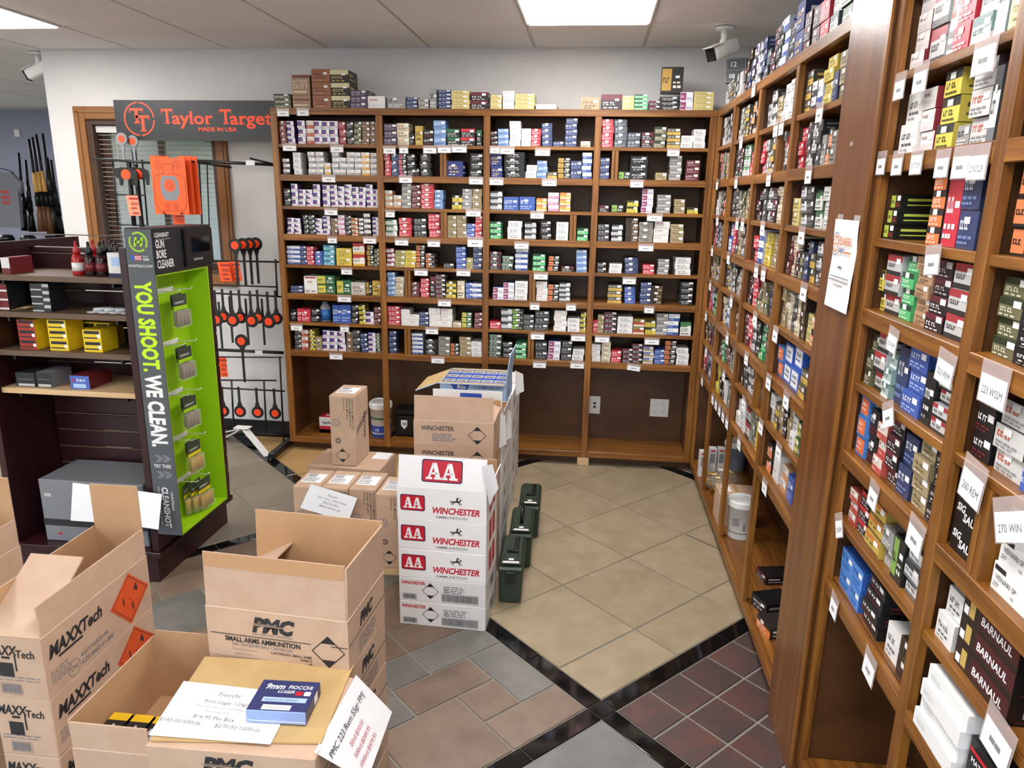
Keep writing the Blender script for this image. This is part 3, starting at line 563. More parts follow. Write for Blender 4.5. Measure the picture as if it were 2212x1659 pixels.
# --- rear unit, read off the photograph: crop origin and scale, then x0,x1,top,count,code per pile
CROP = {'A': (580, 120, .22604), 'B': (1040, 120, .24412), 'C': (580, 440, .22604), 'D': (1040, 440, .22604)}
REAR = '''
A b1 1 100,165,625,4,dr 172,240,625,4,pw 275,348,620,3,pw 355,428,620,3,rs 432,505,622,3,pw 508,580,625,3,pw 583,658,625,3,pw 670,735,630,3,rd 738,808,630,3,bk 812,882,630,4,ol 890,962,632,4,br 968,1030,632,4,br
A b2 1 1097,1225,650,3,pg 1228,1340,645,3,cr 1345,1395,745,1,bk 1403,1475,668,1,yl 1482,1575,710,2,bw 1578,1692,620,3,lb 1700,1828,700,2,gk 1832,1970,698,2,rk 1990,2040,710,1,gk
A b1 2 135,200,985,3,wd 232,305,925,4,ww 372,440,920,4,wo 445,520,920,4,wo 530,590,1025,2,wy 600,665,925,4,wo 668,738,975,3,wo 740,810,922,4,wo 815,880,925,4,wo 885,965,925,4,wy 972,1035,930,4,wo
A b2 2 1098,1165,930,3,rw 1170,1240,935,3,nv 1243,1315,940,4,bp 1318,1395,940,3,bk 1402,1442,1075,1,bw 1445,1545,940,3,bk 1705,1860,1005,1,nb 1925,2045,935,3,bk
A b1 3 140,203,1270,2,bk 215,278,1225,3,pw 285,350,1280,3,pw 355,418,1280,3,pw 420,488,1230,3,pw 508,578,1235,3,pw 588,655,1235,4,pw 660,722,1250,3,pw 725,793,1232,4,pw 798,860,1255,3,pw 862,925,1258,3,pw 930,995,1232,4,pw 998,1046,1280,3,pw
A b2 3 1108,1185,1288,3,ko 1190,1265,1335,2,ko 1268,1360,1220,4,gy 1365,1450,1235,4,mr 1453,1578,1205,5,rw 1583,1665,1285,4,lb 1755,1850,1335,2,yw 1853,1945,1275,3,gy 1948,2040,1275,3,tn
C b1 4 175,238,135,3,pw 243,305,140,3,pw 330,375,108,4,bk 380,442,108,4,bk 448,512,140,3,pw 515,585,120,4,pw 590,652,140,3,br 660,725,110,4,pk 730,785,115,4,bk 790,855,135,4,ro 862,905,140,4,wd 908,972,95,4,wd 992,1050,130,4,pw
C b2 4 1118,1230,150,3,gw 1245,1365,135,3,rw 1385,1505,140,3,dk 1528,1640,95,3,rw 1710,1795,110,3,tn 1798,1890,110,3,tn 1892,1972,190,3,bl 1975,2042,110,3,rw
C b1 5 170,295,405,4,wb 300,358,405,4,nv 362,430,410,4,rw 440,515,455,3,bl 520,625,395,4,cy 648,795,425,2,yg 805,918,375,2,ry 938,998,395,4,yb 1005,1056,430,4,ol
C b2 5 1122,1202,425,4,wm 1208,1302,445,3,kg 1305,1405,448,3,yg 1408,1495,395,4,bo 1503,1593,475,3,bo 1672,1770,570,1,dk 1793,1888,410,4,bl 1893,1955,515,1,kg 1958,2042,410,4,nv
C b1 6 205,330,785,2,nv 333,458,690,1,w5 460,632,685,2,gr 645,785,730,1,gr 788,925,750,1,gx 930,985,740,1,yb 988,1068,735,1,yl
C b2 6 1128,1208,655,5,lb 1212,1292,700,3,cr 1368,1445,750,3,mr 1450,1530,715,4,rw 1540,1590,690,1,mk 1592,1690,675,5,mk 1697,1790,745,3,yw 1805,1875,735,1,cr 1880,1943,755,3,bl 1945,2040,765,3,wb
C b1 7 205,262,1005,1,bk 268,308,1000,1,rw 310,398,1005,1,rw 402,485,1000,2,bk 603,690,965,1,bl 693,785,965,1,bl 790,855,965,3,bk 860,922,965,4,yw 925,1000,1035,2,pw 1005,1070,985,3,mr
C b2 7 1140,1258,980,4,rw 1262,1348,1010,3,wr 1350,1440,1060,2,wr 1443,1530,1035,3,nv 1532,1643,1000,3,wr 1645,1755,1005,3,wr 1760,1840,1135,1,cr 1845,1940,1040,3,gr 1965,2040,1040,3,mr
C b1 8 245,308,1205,4,dk 312,378,1205,3,rs 385,440,1205,5,yw 453,510,1270,1,tn 513,580,1210,3,pw 583,655,1215,3,pw 658,730,1220,3,pw 738,798,1225,3,br 802,870,1205,3,dk 880,945,1240,4,nv 952,1022,1235,4,pw 1025,1072,1240,5,ol
C b2 8 1148,1218,1215,4,nv 1370,1475,1240,5,wb 1490,1615,1295,3,bk 1620,1730,1270,3,cm 1740,1820,1335,3,bo 1825,1935,1275,4,tn 1938,2040,1320,3,ww
B b3 1 80,142,670,3,bw 148,242,648,3,lb 250,350,580,4,wr 355,440,645,3,wr 442,528,648,3,rw 540,632,598,4,nv 635,728,760,1,nv 745,850,550,5,nv 880,965,758,1,cr
B b4 1 1062,1175,562,4,rw 1182,1295,565,4,gd 1300,1412,682,2,gd 1422,1530,680,2,mk 1535,1640,628,3,ol 1645,1765,645,3,yk 1768,1875,708,2,ww 1880,1985,652,3,ww
B b3 2 82,182,865,2,nb 205,385,855,4,bk 395,490,968,2,ww 495,583,930,3,lb 586,672,1030,1,yk 680,790,905,4,yb 795,892,930,2,nv 897,980,858,4,wb
B b4 2 1050,1138,905,3,nv 1218,1320,1025,1,gb 1325,1478,890,3,bk 1540,1640,1035,1,tn 1675,1780,885,4,gy 1815,1935,925,3,mr
B b3 3 82,188,1200,3,wk 200,335,1248,1,bl 342,480,1248,1,bl 490,582,1262,2,oy 588,685,1212,3,pk 692,788,1212,3,oy
B b4 3 1045,1130,1325,1,mk 1150,1255,1318,1,gb 1290,1388,1280,2,yw 1425,1525,1180,4,wp 1560,1680,1232,3,gy 1710,1805,1270,2,tn 1820,1915,1345,1,yw
D b3 4 78,190,170,3,gn 252,385,165,3,ww 415,525,178,3,wk 570,668,165,3,bk 715,830,175,3,ww 915,1020,235,2,gn
D b4 4 1105,1220,195,3,dk 1245,1350,200,3,wk 1380,1500,135,4,b2 1508,1645,175,3,cm 1655,1800,170,3,wr 1808,1935,195,3,tn
D b3 5 80,190,458,3,mk 198,305,500,2,dg 325,445,430,4,wb 492,612,482,3,gn 640,742,500,3,bo 765,885,598,1,mk 912,1012,440,4,lb
D b4 5 1105,1195,560,2,bk 1225,1345,575,2,ww 1372,1500,515,3,nv 1545,1655,580,2,rw 1690,1795,530,3,gy 1858,2005,515,3,ww
D b3 6 108,208,800,2,wp 212,316,755,3,wp 318,440,740,3,ww 525,632,745,3,wr 635,740,770,3,bo 745,850,755,4,wk
D b4 6 1210,1345,775,3,yk 1372,1475,795,3,bl 1520,1625,750,4,nv 1630,1735,785,3,b2 1905,2030,745,4,bk
D b3 7 80,185,1125,1,rw 187,290,1000,3,wk 293,405,1005,4,gb 408,505,1060,3,dk 510,648,1025,3,dk 698,818,1022,4,wr 822,940,1095,3,ww 950,1000,1035,4,yw
D b4 7 1064,1108,1115,1,rw 1112,1172,1060,2,tn 1180,1300,1035,4,mk 1302,1448,1080,3,ww 1450,1560,1100,2,ro 1570,1670,1110,2,yw 1675,1788,1050,3,gy 1790,1896,1055,3,wb 1900,2005,1130,1,gw
D b3 8 75,192,1250,4,dg 200,300,1320,3,bk 325,430,1328,3,gn 515,628,1315,2,dk 640,755,1315,3,wp 768,868,1310,3,dk 872,982,1390,2,ww
D b4 8 1055,1142,1345,3,wr 1155,1242,1320,4,cr 1245,1340,1405,2,rw 1345,1445,1385,3,mk 1447,1545,1340,4,mk 1550,1650,1365,3,pb 1652,1752,1395,3,bl 1755,1866,1310,5,bo 1868,1985,1380,3,ww
A b1 0 48,208,365,3,ol 402,582,125,3,bb 585,765,135,3,kb 778,948,330,3,pg
A b2 0 950,1115,385,1,wr 1135,1310,382,1,gy 1318,1425,415,3,nv 1430,1530,415,2,gy 1535,1600,310,1,gy 1620,1745,372,5,nv 1748,1922,335,4,yt 1928,2100,348,2,mk
B b3 0 80,182,348,3,yt 188,292,312,4,wr 295,470,350,4,yt 480,665,432,1,wr 882,1050,365,1,kr
B b4 0 1060,1248,340,1,mk 1250,1355,358,3,yt 1358,1475,358,4,gn 1480,1580,400,2,mk 1585,1762,365,3,bk 1768,1882,322,2,wp 1886,2065,320,4,yt
'''
SKU['wr'] = ('white and red', 'eceae8', 'd2cfcc', 'b', 'e2dedc', 'b83a30', .075, .048)
bx = [BC[i]+SW/2+.002 for i in range(4)]; bx1 = [BC[i+1]-SW/2-.002 for i in range(4)]
for ln in REAR.strip().split('\n'):
    cr, bay, row, *ents = ln.split(); row = int(row); ox, oy, s = CROP[cr]
    z0 = ROWZ[row-1] if row else ZS['T']; top = ROWTOP[row-1]-.004 if row else None
    for e in ents:
        x0, x1, yt, n, code = e.split(','); x0, x1, yt = (float(x0), float(x1), float(yt)); n = int(n)
        fy = .024 if row else .02
        a = at(ox+x0*s, oy+yt*s, 'y', fy); b = at(ox+x1*s, oy+yt*s, 'y', fy)
        k = int(bay[1])-1; lo, hi = (bx[k], bx1[k]) if row else (-9, 0)
        xa, xb = max(a.x, lo), min(b.x, hi)
        if xb-xa < .015: continue
        h = (a.z+b.z)/2-z0
        d = min(.20, max(.085, (xb-xa)*1.7)) if row else min(.22, max(.1, (xb-xa)*1.4))
        place(code, (xa+xb)/2, fy, z0, xb-xa, max(h/n, .02), d, n, bay, row, top=top)
YBZ = ZS['T']+.0865; YBH = .135
tg = place('yb', at(1040+1675*.24412, 240, 'y', .03).x, .03, YBZ, .115, YBH, .05, 1, 'b4', 0)
# --- side unit, far section: rows per bay, from the corner outwards, code + count
SIDE = {
 's1': ['ww3 yk3 wk3 ww3', 'ww3 dk4 wk4 bk4 gd4', 'rw3 gy4 yk4 or4 wk4', 'ww3 bk3 or3 dk4', 'rw4 nv4 wk4 bk4', 'tn4 yk4 dk4 ol4', 'rw3 lb3 gn3 wk4', 'yk3 mr3 dk3 wk3', 'rw3 nb2 wb3 bl3'],
 's2': ['mk2 nv3 pw4 nv4', 'gy3 yk4 or3 wk4 gd4', 'dk4 mk3 gw3 gw3 rw2', 'dk4 dk4 ol4 tn3 dk4', 'BL2 rw3 dk3 tn3 nv3', 'dk4 yk4 wk4 gy4 ol4', 'cr4 wb2 dk4 wk4 mk3', 'mr4 gn4 mr4 ol3 dk4', 'yg3 bk3 ww2 ww2'],
 's3': ['mk4 bk4 wb4 nb2 mk3', 'gy2 tn2 ww3 ww3 rs3', 'rw3 yk3 gn3 sv1 ww1', 'mk3 dk3 wk3 mk3 gy3', 'rw2 wb3 yg3 tn3 dk3', 'mk3 rw3 tn3 nv3 mr3', 'mr3 rw3 wk3 gn4 dk3', 'b2.3 dk2 wk3 dk3 wk3', 'ww2 ww3 sv2 yg1'],
 's4': ['mk2 rw2 wk2 gw2 sv2', 'yk3 wb1 yg4 nv1 tn3 b2.3', 'rw3 dk4 dk4 gy1 or2 yt2', 'yt2 wk3 dk3 gw2 ww3', 'mr3 mk3 nv3 yk2 mk3 vr1', 'tn3 dk3 cr3 b2.3 yt2 or2', 'bO2 BL2 BL2 yk2', 'ww2 yk2 bk2 ww2 gr2 gw2', 'or2 wr2 ko2 bl1 bl1'],
}
POOL = ['dk', 'wk', 'gy', 'mk', 'tn', 'ol', 'bk', 'b2', 'cm', 'wd', 'gd', 'cr', 'wk', 'gy']
SY = {'s1': (-.012-.03, -.489), 's2': (-.489, -1.039), 's3': (-1.039, -1.589), 's4': (-1.589, -2.098)}
def ents_of(s):
    for e in s.split():
        if '.' in e: c, n = e.split('.')
        else: c, n = e[:2], e[2:]
        yield c, int(n)
for bay, rows in SIDE.items():
    ya, yb = SY[bay]; ya -= SW/2+.004; yb += SW/2+.004
    for r, s in enumerate(rows):
        es0 = list(ents_of(s)); es = []
        for c, n in es0:
            es.append((c, n))
            if rnd.random() < (.7 if bay in ('s1', 's2') else .45) and SKU[c][6] < .09 and n > 1: es.append((rnd.choice(POOL), rnd.choice((2, 3, 3, 4))))
        z0 = ROWZ[r-1] if r else ZS['T']
        for bayd, rowd in (('s3', 2), ('s4', 7), ('s3', 6)): pass
        avail = (ROWTOP[r-1]-.006-z0) if r else (.13 if bay == 's1' else .2)
        ws = [SKU[c][6]*(.8 if n > 1 else 1)*(.62 if n == 1 and SKU[c][6] < .085 else 1) for c, n in es]; tot = sum(ws); span = (ya-yb)
        f = min(1.35, span*.965/tot); gap = (span-tot*f)/(len(es)+1); y = ya-gap
        for (c, n), w_ in zip(es, ws):
            w_ *= f; hh = min(SKU[c][7]*(2.0 if n == 1 else 1.05), avail/n*rnd.uniform(.86, .99))
            hh = max(hh, avail*.6/n)
            place(c, .022, y-w_/2, z0, w_*.97, hh, min(.2, max(.1, w_*1.7)), n, bay, r, R(-90), True); y -= w_+gap
# --- side unit past the post: code, count, width, height, gap before
NEAR = {
 'n1': {1: [('vr', 4, .07, .043, .012), ('sv', 2, .075, .07, .008), ('hr', 1, .045, .15, .004), ('rw', 3, .07, .055, .004), ('te', 3, .075, .055, .006), ('te', 1, .04, .165, .004), ('yt', 2, .07, .06, .01)],
        2: [('ww', 2, .085, .063, .02), ('vr', 3, .065, .041, .006), ('yw', 3, .072, .05, .012), ('gy', 1, .05, .04, .004), ('hr', 3, .075, .047, .004), ('wk', 1, .025, .125, .005), ('bk', 1, .02, .12, .004), ('gy', 1, .022, .115, .003)],
        3: [('yx', 3, .062, .032, .004), ('or', 4, .06, .037, .165), ('rw', 1, .06, .125, .003), ('nv', 2, .075, .073, .008), ('yw', 1, .05, .1, .01)],
        4: [('yw', 2, .03, .045, .015), ('sv', 3, .08, .043, .004), ('gn', 4, .06, .033, .006), ('kr', 5, .065, .029, .004), ('mk', 4, .075, .034, .004), ('sv', 3, .075, .047, .004)],
        5: [('ol', 3, .04, .04, .004), ('sv', 3, .065, .045, .004), ('te', 3, .04, .033, .004), ('nv', 1, .055, .125, .004), ('bl', 3, .085, .045, .004), ('bk', 1, .045, .105, .006), ('sv', 5, .075, .027, .004)],
        6: [('bO', 3, .055, .048, .008), ('bw', 2, .055, .065, .004), ('rs', 3, .055, .038, .004), ('mk', 4, .065, .036, .004), ('nv', 2, .06, .065, .004), ('tn', 4, .07, .036, .004), ('bk', 4, .06, .035, .004)],
        7: [('rs', 3, .05, .03, .02), ('rk', 3, .065, .035, .004), ('go', 3, .085, .037, .004), ('gy', 2, .055, .045, .006), ('gb', 1, .055, .1, .004), ('wk', 3, .07, .035, .004)],
        8: [('bB', 2, .085, .052, .02), ('bB', 2, .07, .052, .004), ('bw', 4, .1, .03, .02), ('ww', 1, .07, .075, .03), ('b2', 2, .08, .045, .02)]},
 'n2': {1: [('tn', 3, .08, .045, .01), ('nv', 3, .08, .04, .01), ('ww', 3, .08, .04, .01)], 2: [('dk', 3, .08, .045, .01), ('rw', 3, .08, .045, .01), ('gy', 3, .08, .045, .01)],
        3: [('bo', 3, .085, .045, .012), ('bo', 3, .08, .045, .01), ('dk', 3, .08, .045, .01)], 4: [('ol', 4, .07, .032, .006), ('bk', 5, .09, .026, .004), ('mk', 4, .08, .032, .01), ('yk', 3, .08, .035, .01)],
        5: [('bw', 3, .06, .045, .004), ('hr', 3, .085, .04, .006), ('bl', 1, .032, .12, .004), ('bl', 1, .032, .12, .004), ('dk', 3, .08, .045, .004), ('ww', 3, .08, .045, .004)]},
}
NY = {'n1': -2.3862-SW-.003, 'n2': -2.9043-SW/2-.004}
NYE = {'n1': -2.9043+SW/2+.003, 'n2': -3.44+SW/2+.003}
for bay, rows in NEAR.items():
    for r, es in rows.items():
        y = NY[bay]; z0 = ROWZ[r-1]; top = ROWTOP[r-1]-.005
        tot = sum(e[2]+e[4] for e in es); room = y-NYE[bay]; k = min(1, room/tot) if tot else 1
        for c, n, w_, h_, g in es:
            y -= g*k
            if y-w_*k < NYE[bay]-.001: break
            place(c, .02, y-w_*k/2, z0, w_*k*.98, h_, min(.22, max(.13, w_*1.9)), n, bay, r, R(-90), True, top=top); y -= w_*k

# ================================================================== BOXES WITH READABLE LETTERING (bay past the wide post)
def lettered(name, label, loc, w, h, d, face, side, items, rz=R(-90), group=None, topitems=(), sideitems=()):
    """carton: front at local y=0 facing -y, width centred on x; items = (text,size,mat,x,z,bold,shear)"""
    t = thing(name, label, 'ammunition box', loc, rz, group)
    bm = bmesh.new(); box(bm, -w/2, w/2, 0, d, 0, h); 
    for f in bm.faces: f.material_index = 0 if f.normal.y < -.9 else 1
    bm.normal_update()
    for f in bm.faces: f.material_index = 0 if f.normal.y < -.9 else 1
    link('carton_body', mesh('carton_body', bm, [face, side]), t)
    for it in items:
        if it[0] == 'rect': print_shape('printed_panel', [rect(*it[2:6])], it[1], t, (0, -.0004, 0))
        else: text(it[0], it[1], it[2], t, (it[3], -.0008, it[4]), 'front', it[5], it[6])
    for it in topitems:
        if it[0] == 'rect': print_shape('printed_panel', [rect(*it[2:6])], it[1], t, (0, 0, h+.0004), 'top')
        else: text(it[0], it[1], it[2], t, (it[3], it[4], h+.0007), 'top', it[5], it[6])
    for it in sideitems:
        if it[0] == 'rect': print_shape('printed_panel', [rect(*it[2:6])], it[1], t, (w/2+.0004, 0, 0), 'right')
        else: text(it[0], it[1], it[2], t, (w/2+.0008, it[3], it[4]), 'right', it[5], it[6])
    return t
mat('sig_black', '131315', .35); mat('maroon_print', '4a1a1e', .4); mat('grey_print', 'b9b7b4', .4); mat('tan_print', 'c9a85c', .5); mat('brown_print', '2a1d1a', .35)
def col_at(bay_y, z): return (.018, bay_y, z)
y = -2.9043-.03
for i in range(3):
    lettered('black_rifle_box', f'black box with white lettering, {["bottom","middle","topmost"][i]} of three on sixth shelf past post', (.018, y-.05, ROWZ[5]+.0005+i*.0485), .1, .048, .2, 'sig_black', 'sig_black',
             [('SIG', .019, 'white_ink', -.046, .026, .03, .2), ('SAUER', .021, 'white_ink', -.022, .013, .03, .2), ('rect', 'white_ink', .02, .028, .046, .042)], group='black boxes on sixth shelf past post',
             topitems=[('SIG SAUER', .02, 'white_ink', -.046, .015, .03, 0), ('rect', 'tan_print', -.02, .07, .05, .1)], sideitems=[('SIG', .022, 'white_ink', .012, .016, .03, .2)])
y = -3.07
for i in range(3):
    lettered('white_rifle_box', f'white box with black lettering, {["bottom","middle","topmost"][i]} of three behind shelf divider', (.018+.004*i, y-.05, ROWZ[5]+.0005+i*.046), .095, .0455, .16, 'white_card_bright', 'white_card',
             [('VENARI SP', .012, 'ink_grey', -.038, .02, .01, 0), ('277', .01, 'ink_grey', -.042, .008, .01, 0), ('rect', 'ink', -.044, .034, -.014, .042), ('130', .007, 'ink_grey', .005, .008, .01, 0)], group='white boxes behind shelf divider')
y = -3.18
for i in range(3):
    lettered('silver_rifle_box', f'silver box with red emblem, {["bottom","middle","topmost"][i]} of three beside white boxes', (.018, y-.052, ROWZ[5]+.0005+i*.046), .1, .0455, .18, 'grey_print', 'silver',
             [('rect', 'win_red', -.048, .018, -.012, .044), ('W', .018, 'white_ink', -.04, .024, .04, .3), ('POWER', .011, 'win_red', -.008, .03, .02, 0), ('POINT', .011, 'win_red', -.008, .019, .02, 0), ('270 WIN', .015, 'ink_grey', -.046, .004, .02, 0)], group='silver boxes beside white boxes')
y = -2.9043-.03
for i in range(2):
    place('ww', .02, y-.032, ROWZ[6]+i*.052, .06, .052, .06, 1, 'n2', 7, R(-90), True)
for i in range(3):
    lettered('brown_rifle_box', f'dark brown box with gold bullet picture, {["bottom","middle","topmost"][i]} of three on seventh shelf', (.018, y-.075-.085, ROWZ[6]+.0005+i*.0455), .165, .045, .17, 'brown_print', 'sig_black',
             [('rect', 'maroon_print', -.03, .008, .082, .04), ('BARNAUL', .02, 'white_ink', -.025, .014, .02, .1), ('rect', 'tan_print', -.062, .006, -.045, .036), ('rect', 'paper', -.078, .005, -.064, .02)], group='brown boxes on seventh shelf past post', sideitems=[('BARNAUL', .017, 'grey_print', .02, .014, .02, 0), ('rect', 'maroon_print', .01, .005, .11, .008)])
y = -2.9043-.03
for i in range(4):
    lettered('white_flat_box', f'flat white box with small print, {["bottom","second","third","topmost"][i]} of four on lowest filled shelf', (.0+.006*(i % 2), y-.09-.004*i, ROWZ[7]+.0005+i*.033), .14, .0325, .13, 'white_card_bright', 'white_card_bright',
             [('rect', 'ink_grey', -.06, .01, -.03, .0105), ('rect', 'ink_grey', -.06, .014, -.02, .0146), ('rect', 'ink_grey', -.06, .018, -.024, .0186)], group='flat white boxes on lowest filled shelf', topitems=[('rect', 'label_dot', -.02, .04, .04, .042), ('rect', 'label_dot', -.02, .05, .05, .052)])
for i in range(2):
    lettered('black_red_box', f'black and red box with white lettering, {["lower","upper"][i]} of two beside flat white boxes', (.015, y-.215, ROWZ[7]+.0005+i*.05), .08, .0495, .16, 'sig_black', 'sig_black',
             [('rect', 'win_red', -.038, .026, .038, .033), ('MATCH', .014, 'white_ink', -.03, .01, .02, 0)], group='black and red boxes', topitems=[('W', .02, 'win_red', -.03, .02, .04, .2), ('MATCH', .016, 'white_ink', -.03, .06, .02, 0)])
for i in range(3): place('mk', .02, y-.31, ROWZ[7]+i*.04, .075, .04, .15, 1, 'n2', 8, R(-90), True)
for i in range(3): place('gy', .02, y-.41, ROWZ[7]+i*.04, .08, .04, .15, 1, 'n2', 8, R(-90), True)

# ================================================================== SHELF PRICE TAGS
tagm = {}
TAGN = {}
def shelf_tag(w, h, loc, rz, where, txt=None, tilt=0, big=False):
    TAGN[where] = TAGN.get(where, 0)+1
    lab = f'white price tag in clear holder, {ORD[min(TAGN[where],25)-1]} along {where}'
    t = thing('price_tag', lab, 'price tag', loc, rz, 'price tags on the shelf edges')
    k = (round(w, 3), round(h, 3))
    if k not in tagm:
        bm = bmesh.new(); box(bm, -w/2, w/2, -.0016, -.0012, -h, 0); a = mesh('card', bm, 'paper')
        bm = bmesh.new(); box(bm, -w/2-.004, w/2+.004, -.0009, -.0004, -h-.002, h*.5); b = mesh('holder', bm, 'clear_holder'); tagm[k] = (a, b)
    link('card', tagm[k][0], t); link('holder', tagm[k][1], t)
    if txt:
        wt = max(v.co.x for v in textmesh(txt, h*.4, 'ink_grey').vertices); text(txt, h*.4, 'ink_grey', t, (-w*.4, -.0021, -h*.68), 'front', 0, 0, min(1, w*.8/wt))
    else: print_shape('lettering', [rect(-w*.22, -h*.6, -w*.02, -h*.42), rect(0, -h*.6, w*.2, -h*.42)], 'label_dot', t, (0, -.0021, 0))
    if tilt: t.rotation_euler = (0, tilt, rz)
    return t
TAGS = '''A T 85,190,530 275,380,525
A A 140,260,862 595,710,875 1100,1210,888 1253,1330,885 1483,1600,885 1620,1740,880 1755,1890,876
A B 515,635,1162 1250,1368,1168 1920,2045,1182
A C 538,655,1478 1122,1202,1498 1890,2025,1490
C D 568,650,332 908,1025,335 1212,1332,352 1523,1635,365 1905,2045,348
C E 698,795,632 1398,1517,642 1800,1925,645
C F 663,785,895 1623,1740,935
C G 215,320,1168 688,765,1182 1505,1618,1202
C H 587,703,1445 1560,1677,1482
B A 80,158,820 168,288,824 480,603,840 1650,1750,842
B B 75,190,1100 540,662,1108 1322,1430,1120
B C 438,550,1398 1470,1597,1420
D D 320,448,384 1505,1640,405
D E 505,630,678 1355,1472,722
D F 468,550,968 813,900,975 1560,1645,1000
D G 475,598,1252 860,990,1268 1090,1220,1280 1563,1697,1302
D H 497,613,1525 853,978,1530 1398,1518,1552'''
for ln in TAGS.split('\n'):
    cr, sh, *es = ln.split(); ox, oy, s = CROP[cr]
    for e in es:
        x0, x1, yt = map(float, e.split(',')); a = at(ox+x0*s, oy+yt*s, 'y', -.004); b = at(ox+x1*s, oy+yt*s, 'y', -.004)
        nm = {'T': 'rear unit top rail', 'A': 'first rear shelf edge', 'B': 'second rear shelf edge', 'C': 'third rear shelf edge', 'D': 'fourth rear shelf edge', 'E': 'fifth rear shelf edge', 'F': 'sixth rear shelf edge', 'G': 'seventh rear shelf edge', 'H': 'eighth rear shelf edge'}[sh]
        big = abs(x0-1905) < 1
        shelf_tag(b.x-a.x, .027 if not big else .038, ((a.x+b.x)/2, -.0035, (a.z+b.z)/2), 0, nm, tilt=.12 if abs(x0-1398) < 1 and sh == 'H' else 0)
# side unit tags: (y of the tag, shelf, width)
for sh, ys_ in (('T', (-.92,)), ('A', (-1.38, -1.46, -.75, -1.9)), ('B', (-.2, -.72, -1.35, -1.86)), ('C', (-.3, -.83, -.95, -1.33, -1.86)), ('D', (-.22, -.7, -1.3, -1.42, -1.95)), ('E', (-.25, -.86, -1.36, -1.68)), ('F', (-.2, -.85, -1.28, -1.66, -1.9)), ('G', (-.3, -.85, -1.31, -1.62, -1.88)), ('H', (-.25, -.62, -.72, -.82, -.92, -1.02, -1.3, -1.76))):
    nm = {'T': 'side unit top rail', 'A': 'first side shelf edge', 'B': 'second side shelf edge', 'C': 'third side shelf edge', 'D': 'fourth side shelf edge', 'E': 'fifth side shelf edge', 'F': 'sixth side shelf edge', 'G': 'seventh side shelf edge', 'H': 'eighth side shelf edge'}[sh]
    for yy in ys_: shelf_tag(.062, .036, (-.0035, yy, ZS[sh]-.012), R(-90), nm)
def ntag(u, v, w, h, txt, z, tilt=0):
    p = at(u, v, 'x', -.004); shelf_tag(w, h, (-.0035, p.y, p.z), R(-90), 'shelf edges past wide post', txt, tilt)
for u, v, w, h, tx, ti in ((1945, 175, .05, .036, None, 0), (1990, 155, .06, .038, None, 0), (2130, 100, .07, .042, None, 0), (1905, 343, .045, .033, None, 0), (1940, 342, .05, .033, None, 0), (1982, 335, .05, .036, '22 TCM', 0), (2037, 342, .05, .033, None, 0), (2078, 338, .055, .036, None, 0), (2115, 336, .058, .038, '22 NOSLER', 0),
                           (2015, 550, .055, .036, None, -.12), (1930, 725, .045, .034, '223 REM', .1), (2045, 782, .06, .04, '223 REM', .1), (1918, 885, .05, .036, None, -.45), (2150, 815, .075, .045, '223 WSSM', 0), (1888, 1060, .045, .04, None, .1), (1980, 1145, .06, .045, None, .1), (2105, 1025, .065, .05, '260 REM', .1), (1812, 1125, .045, .04, '222 REM', -.5), (2180, 1105, .075, .045, '270 WIN', -.45),
                           (1803, 1300, .045, .04, None, .1), (1880, 1430, .055, .045, None, .1), (2160, 1580, .07, .05, None, .1)): ntag(u, v, w, h, tx, 0, ti)

# notice taped to the wide post
no = thing('notice_sheet', 'white paper notice with orange and grey logo taped to wide post', 'notice', (-.0135, -2.30, 1.322), R(-90))
nw, nh = .178, .218
bm = bmesh.new(); n = 6
for j in range(n):
    z0, z1 = nh*j/n, nh*(j+1)/n
    f = lambda z: -.0025 - .004*math.sin(z/nh*5)**2 - (.012*max(0, .25-z/nh)*4*0.5)
    vv = [bm.verts.new(p) for p in ((-nw/2, f(z0), z0), (nw/2, f(z0)-.002, z0), (nw/2, f(z1)-.002, z1), (-nw/2, f(z1), z1))]; bm.faces.new(vv)
link('sheet', mesh('sheet', bm, 'paper'), no)
mat('logo_orange', 'e07b2a', .5); mat('logo_grey', '7b86a8', .5)
text('PLINKERS', .026, 'logo_orange', no, (-.028, -.0105, .158), 'front', .012, .1, .78); text('AMMO', .018, 'logo_grey', no, (-.028, -.0105, .138), 'front', .01, 0, .9); print_shape('underline', [rect(.02, 0, .065, .004)], 'logo_orange', no, (0, -.0105, .139))
print_shape('logo', ring(-.05, 0, .017, .0205, 20)+[rect(-.051, -.024, -.049, .024), rect(-.07, -.001, -.03, .001)], 'logo_orange', no, (0, -.0105, .158)); print_shape('logo_shell', ring(-.05, .004, .022, .025, 12, .6, 2.6)+ring(-.05, -.004, .022, .025, 12, 3.7, 5.7), 'logo_grey', no, (0, -.0105, .158))
print_shape('lettering', [rect(-.014, .1, .014, .106)], 'ink_grey', no, (0, -.0105, 0)); print_shape('small_print', [rect(-.07, .078, .07, .0805), rect(-.074, .069, .072, .0715), rect(-.03, .058, .036, .0605)], 'label_dot', no, (0, -.0105, 0))
for x in (-.06, .06): bobj('tape_strip', (x-.02, x+.02, -.0045, -.004, nh-.012, nh+.012), 'clear_plastic', no)

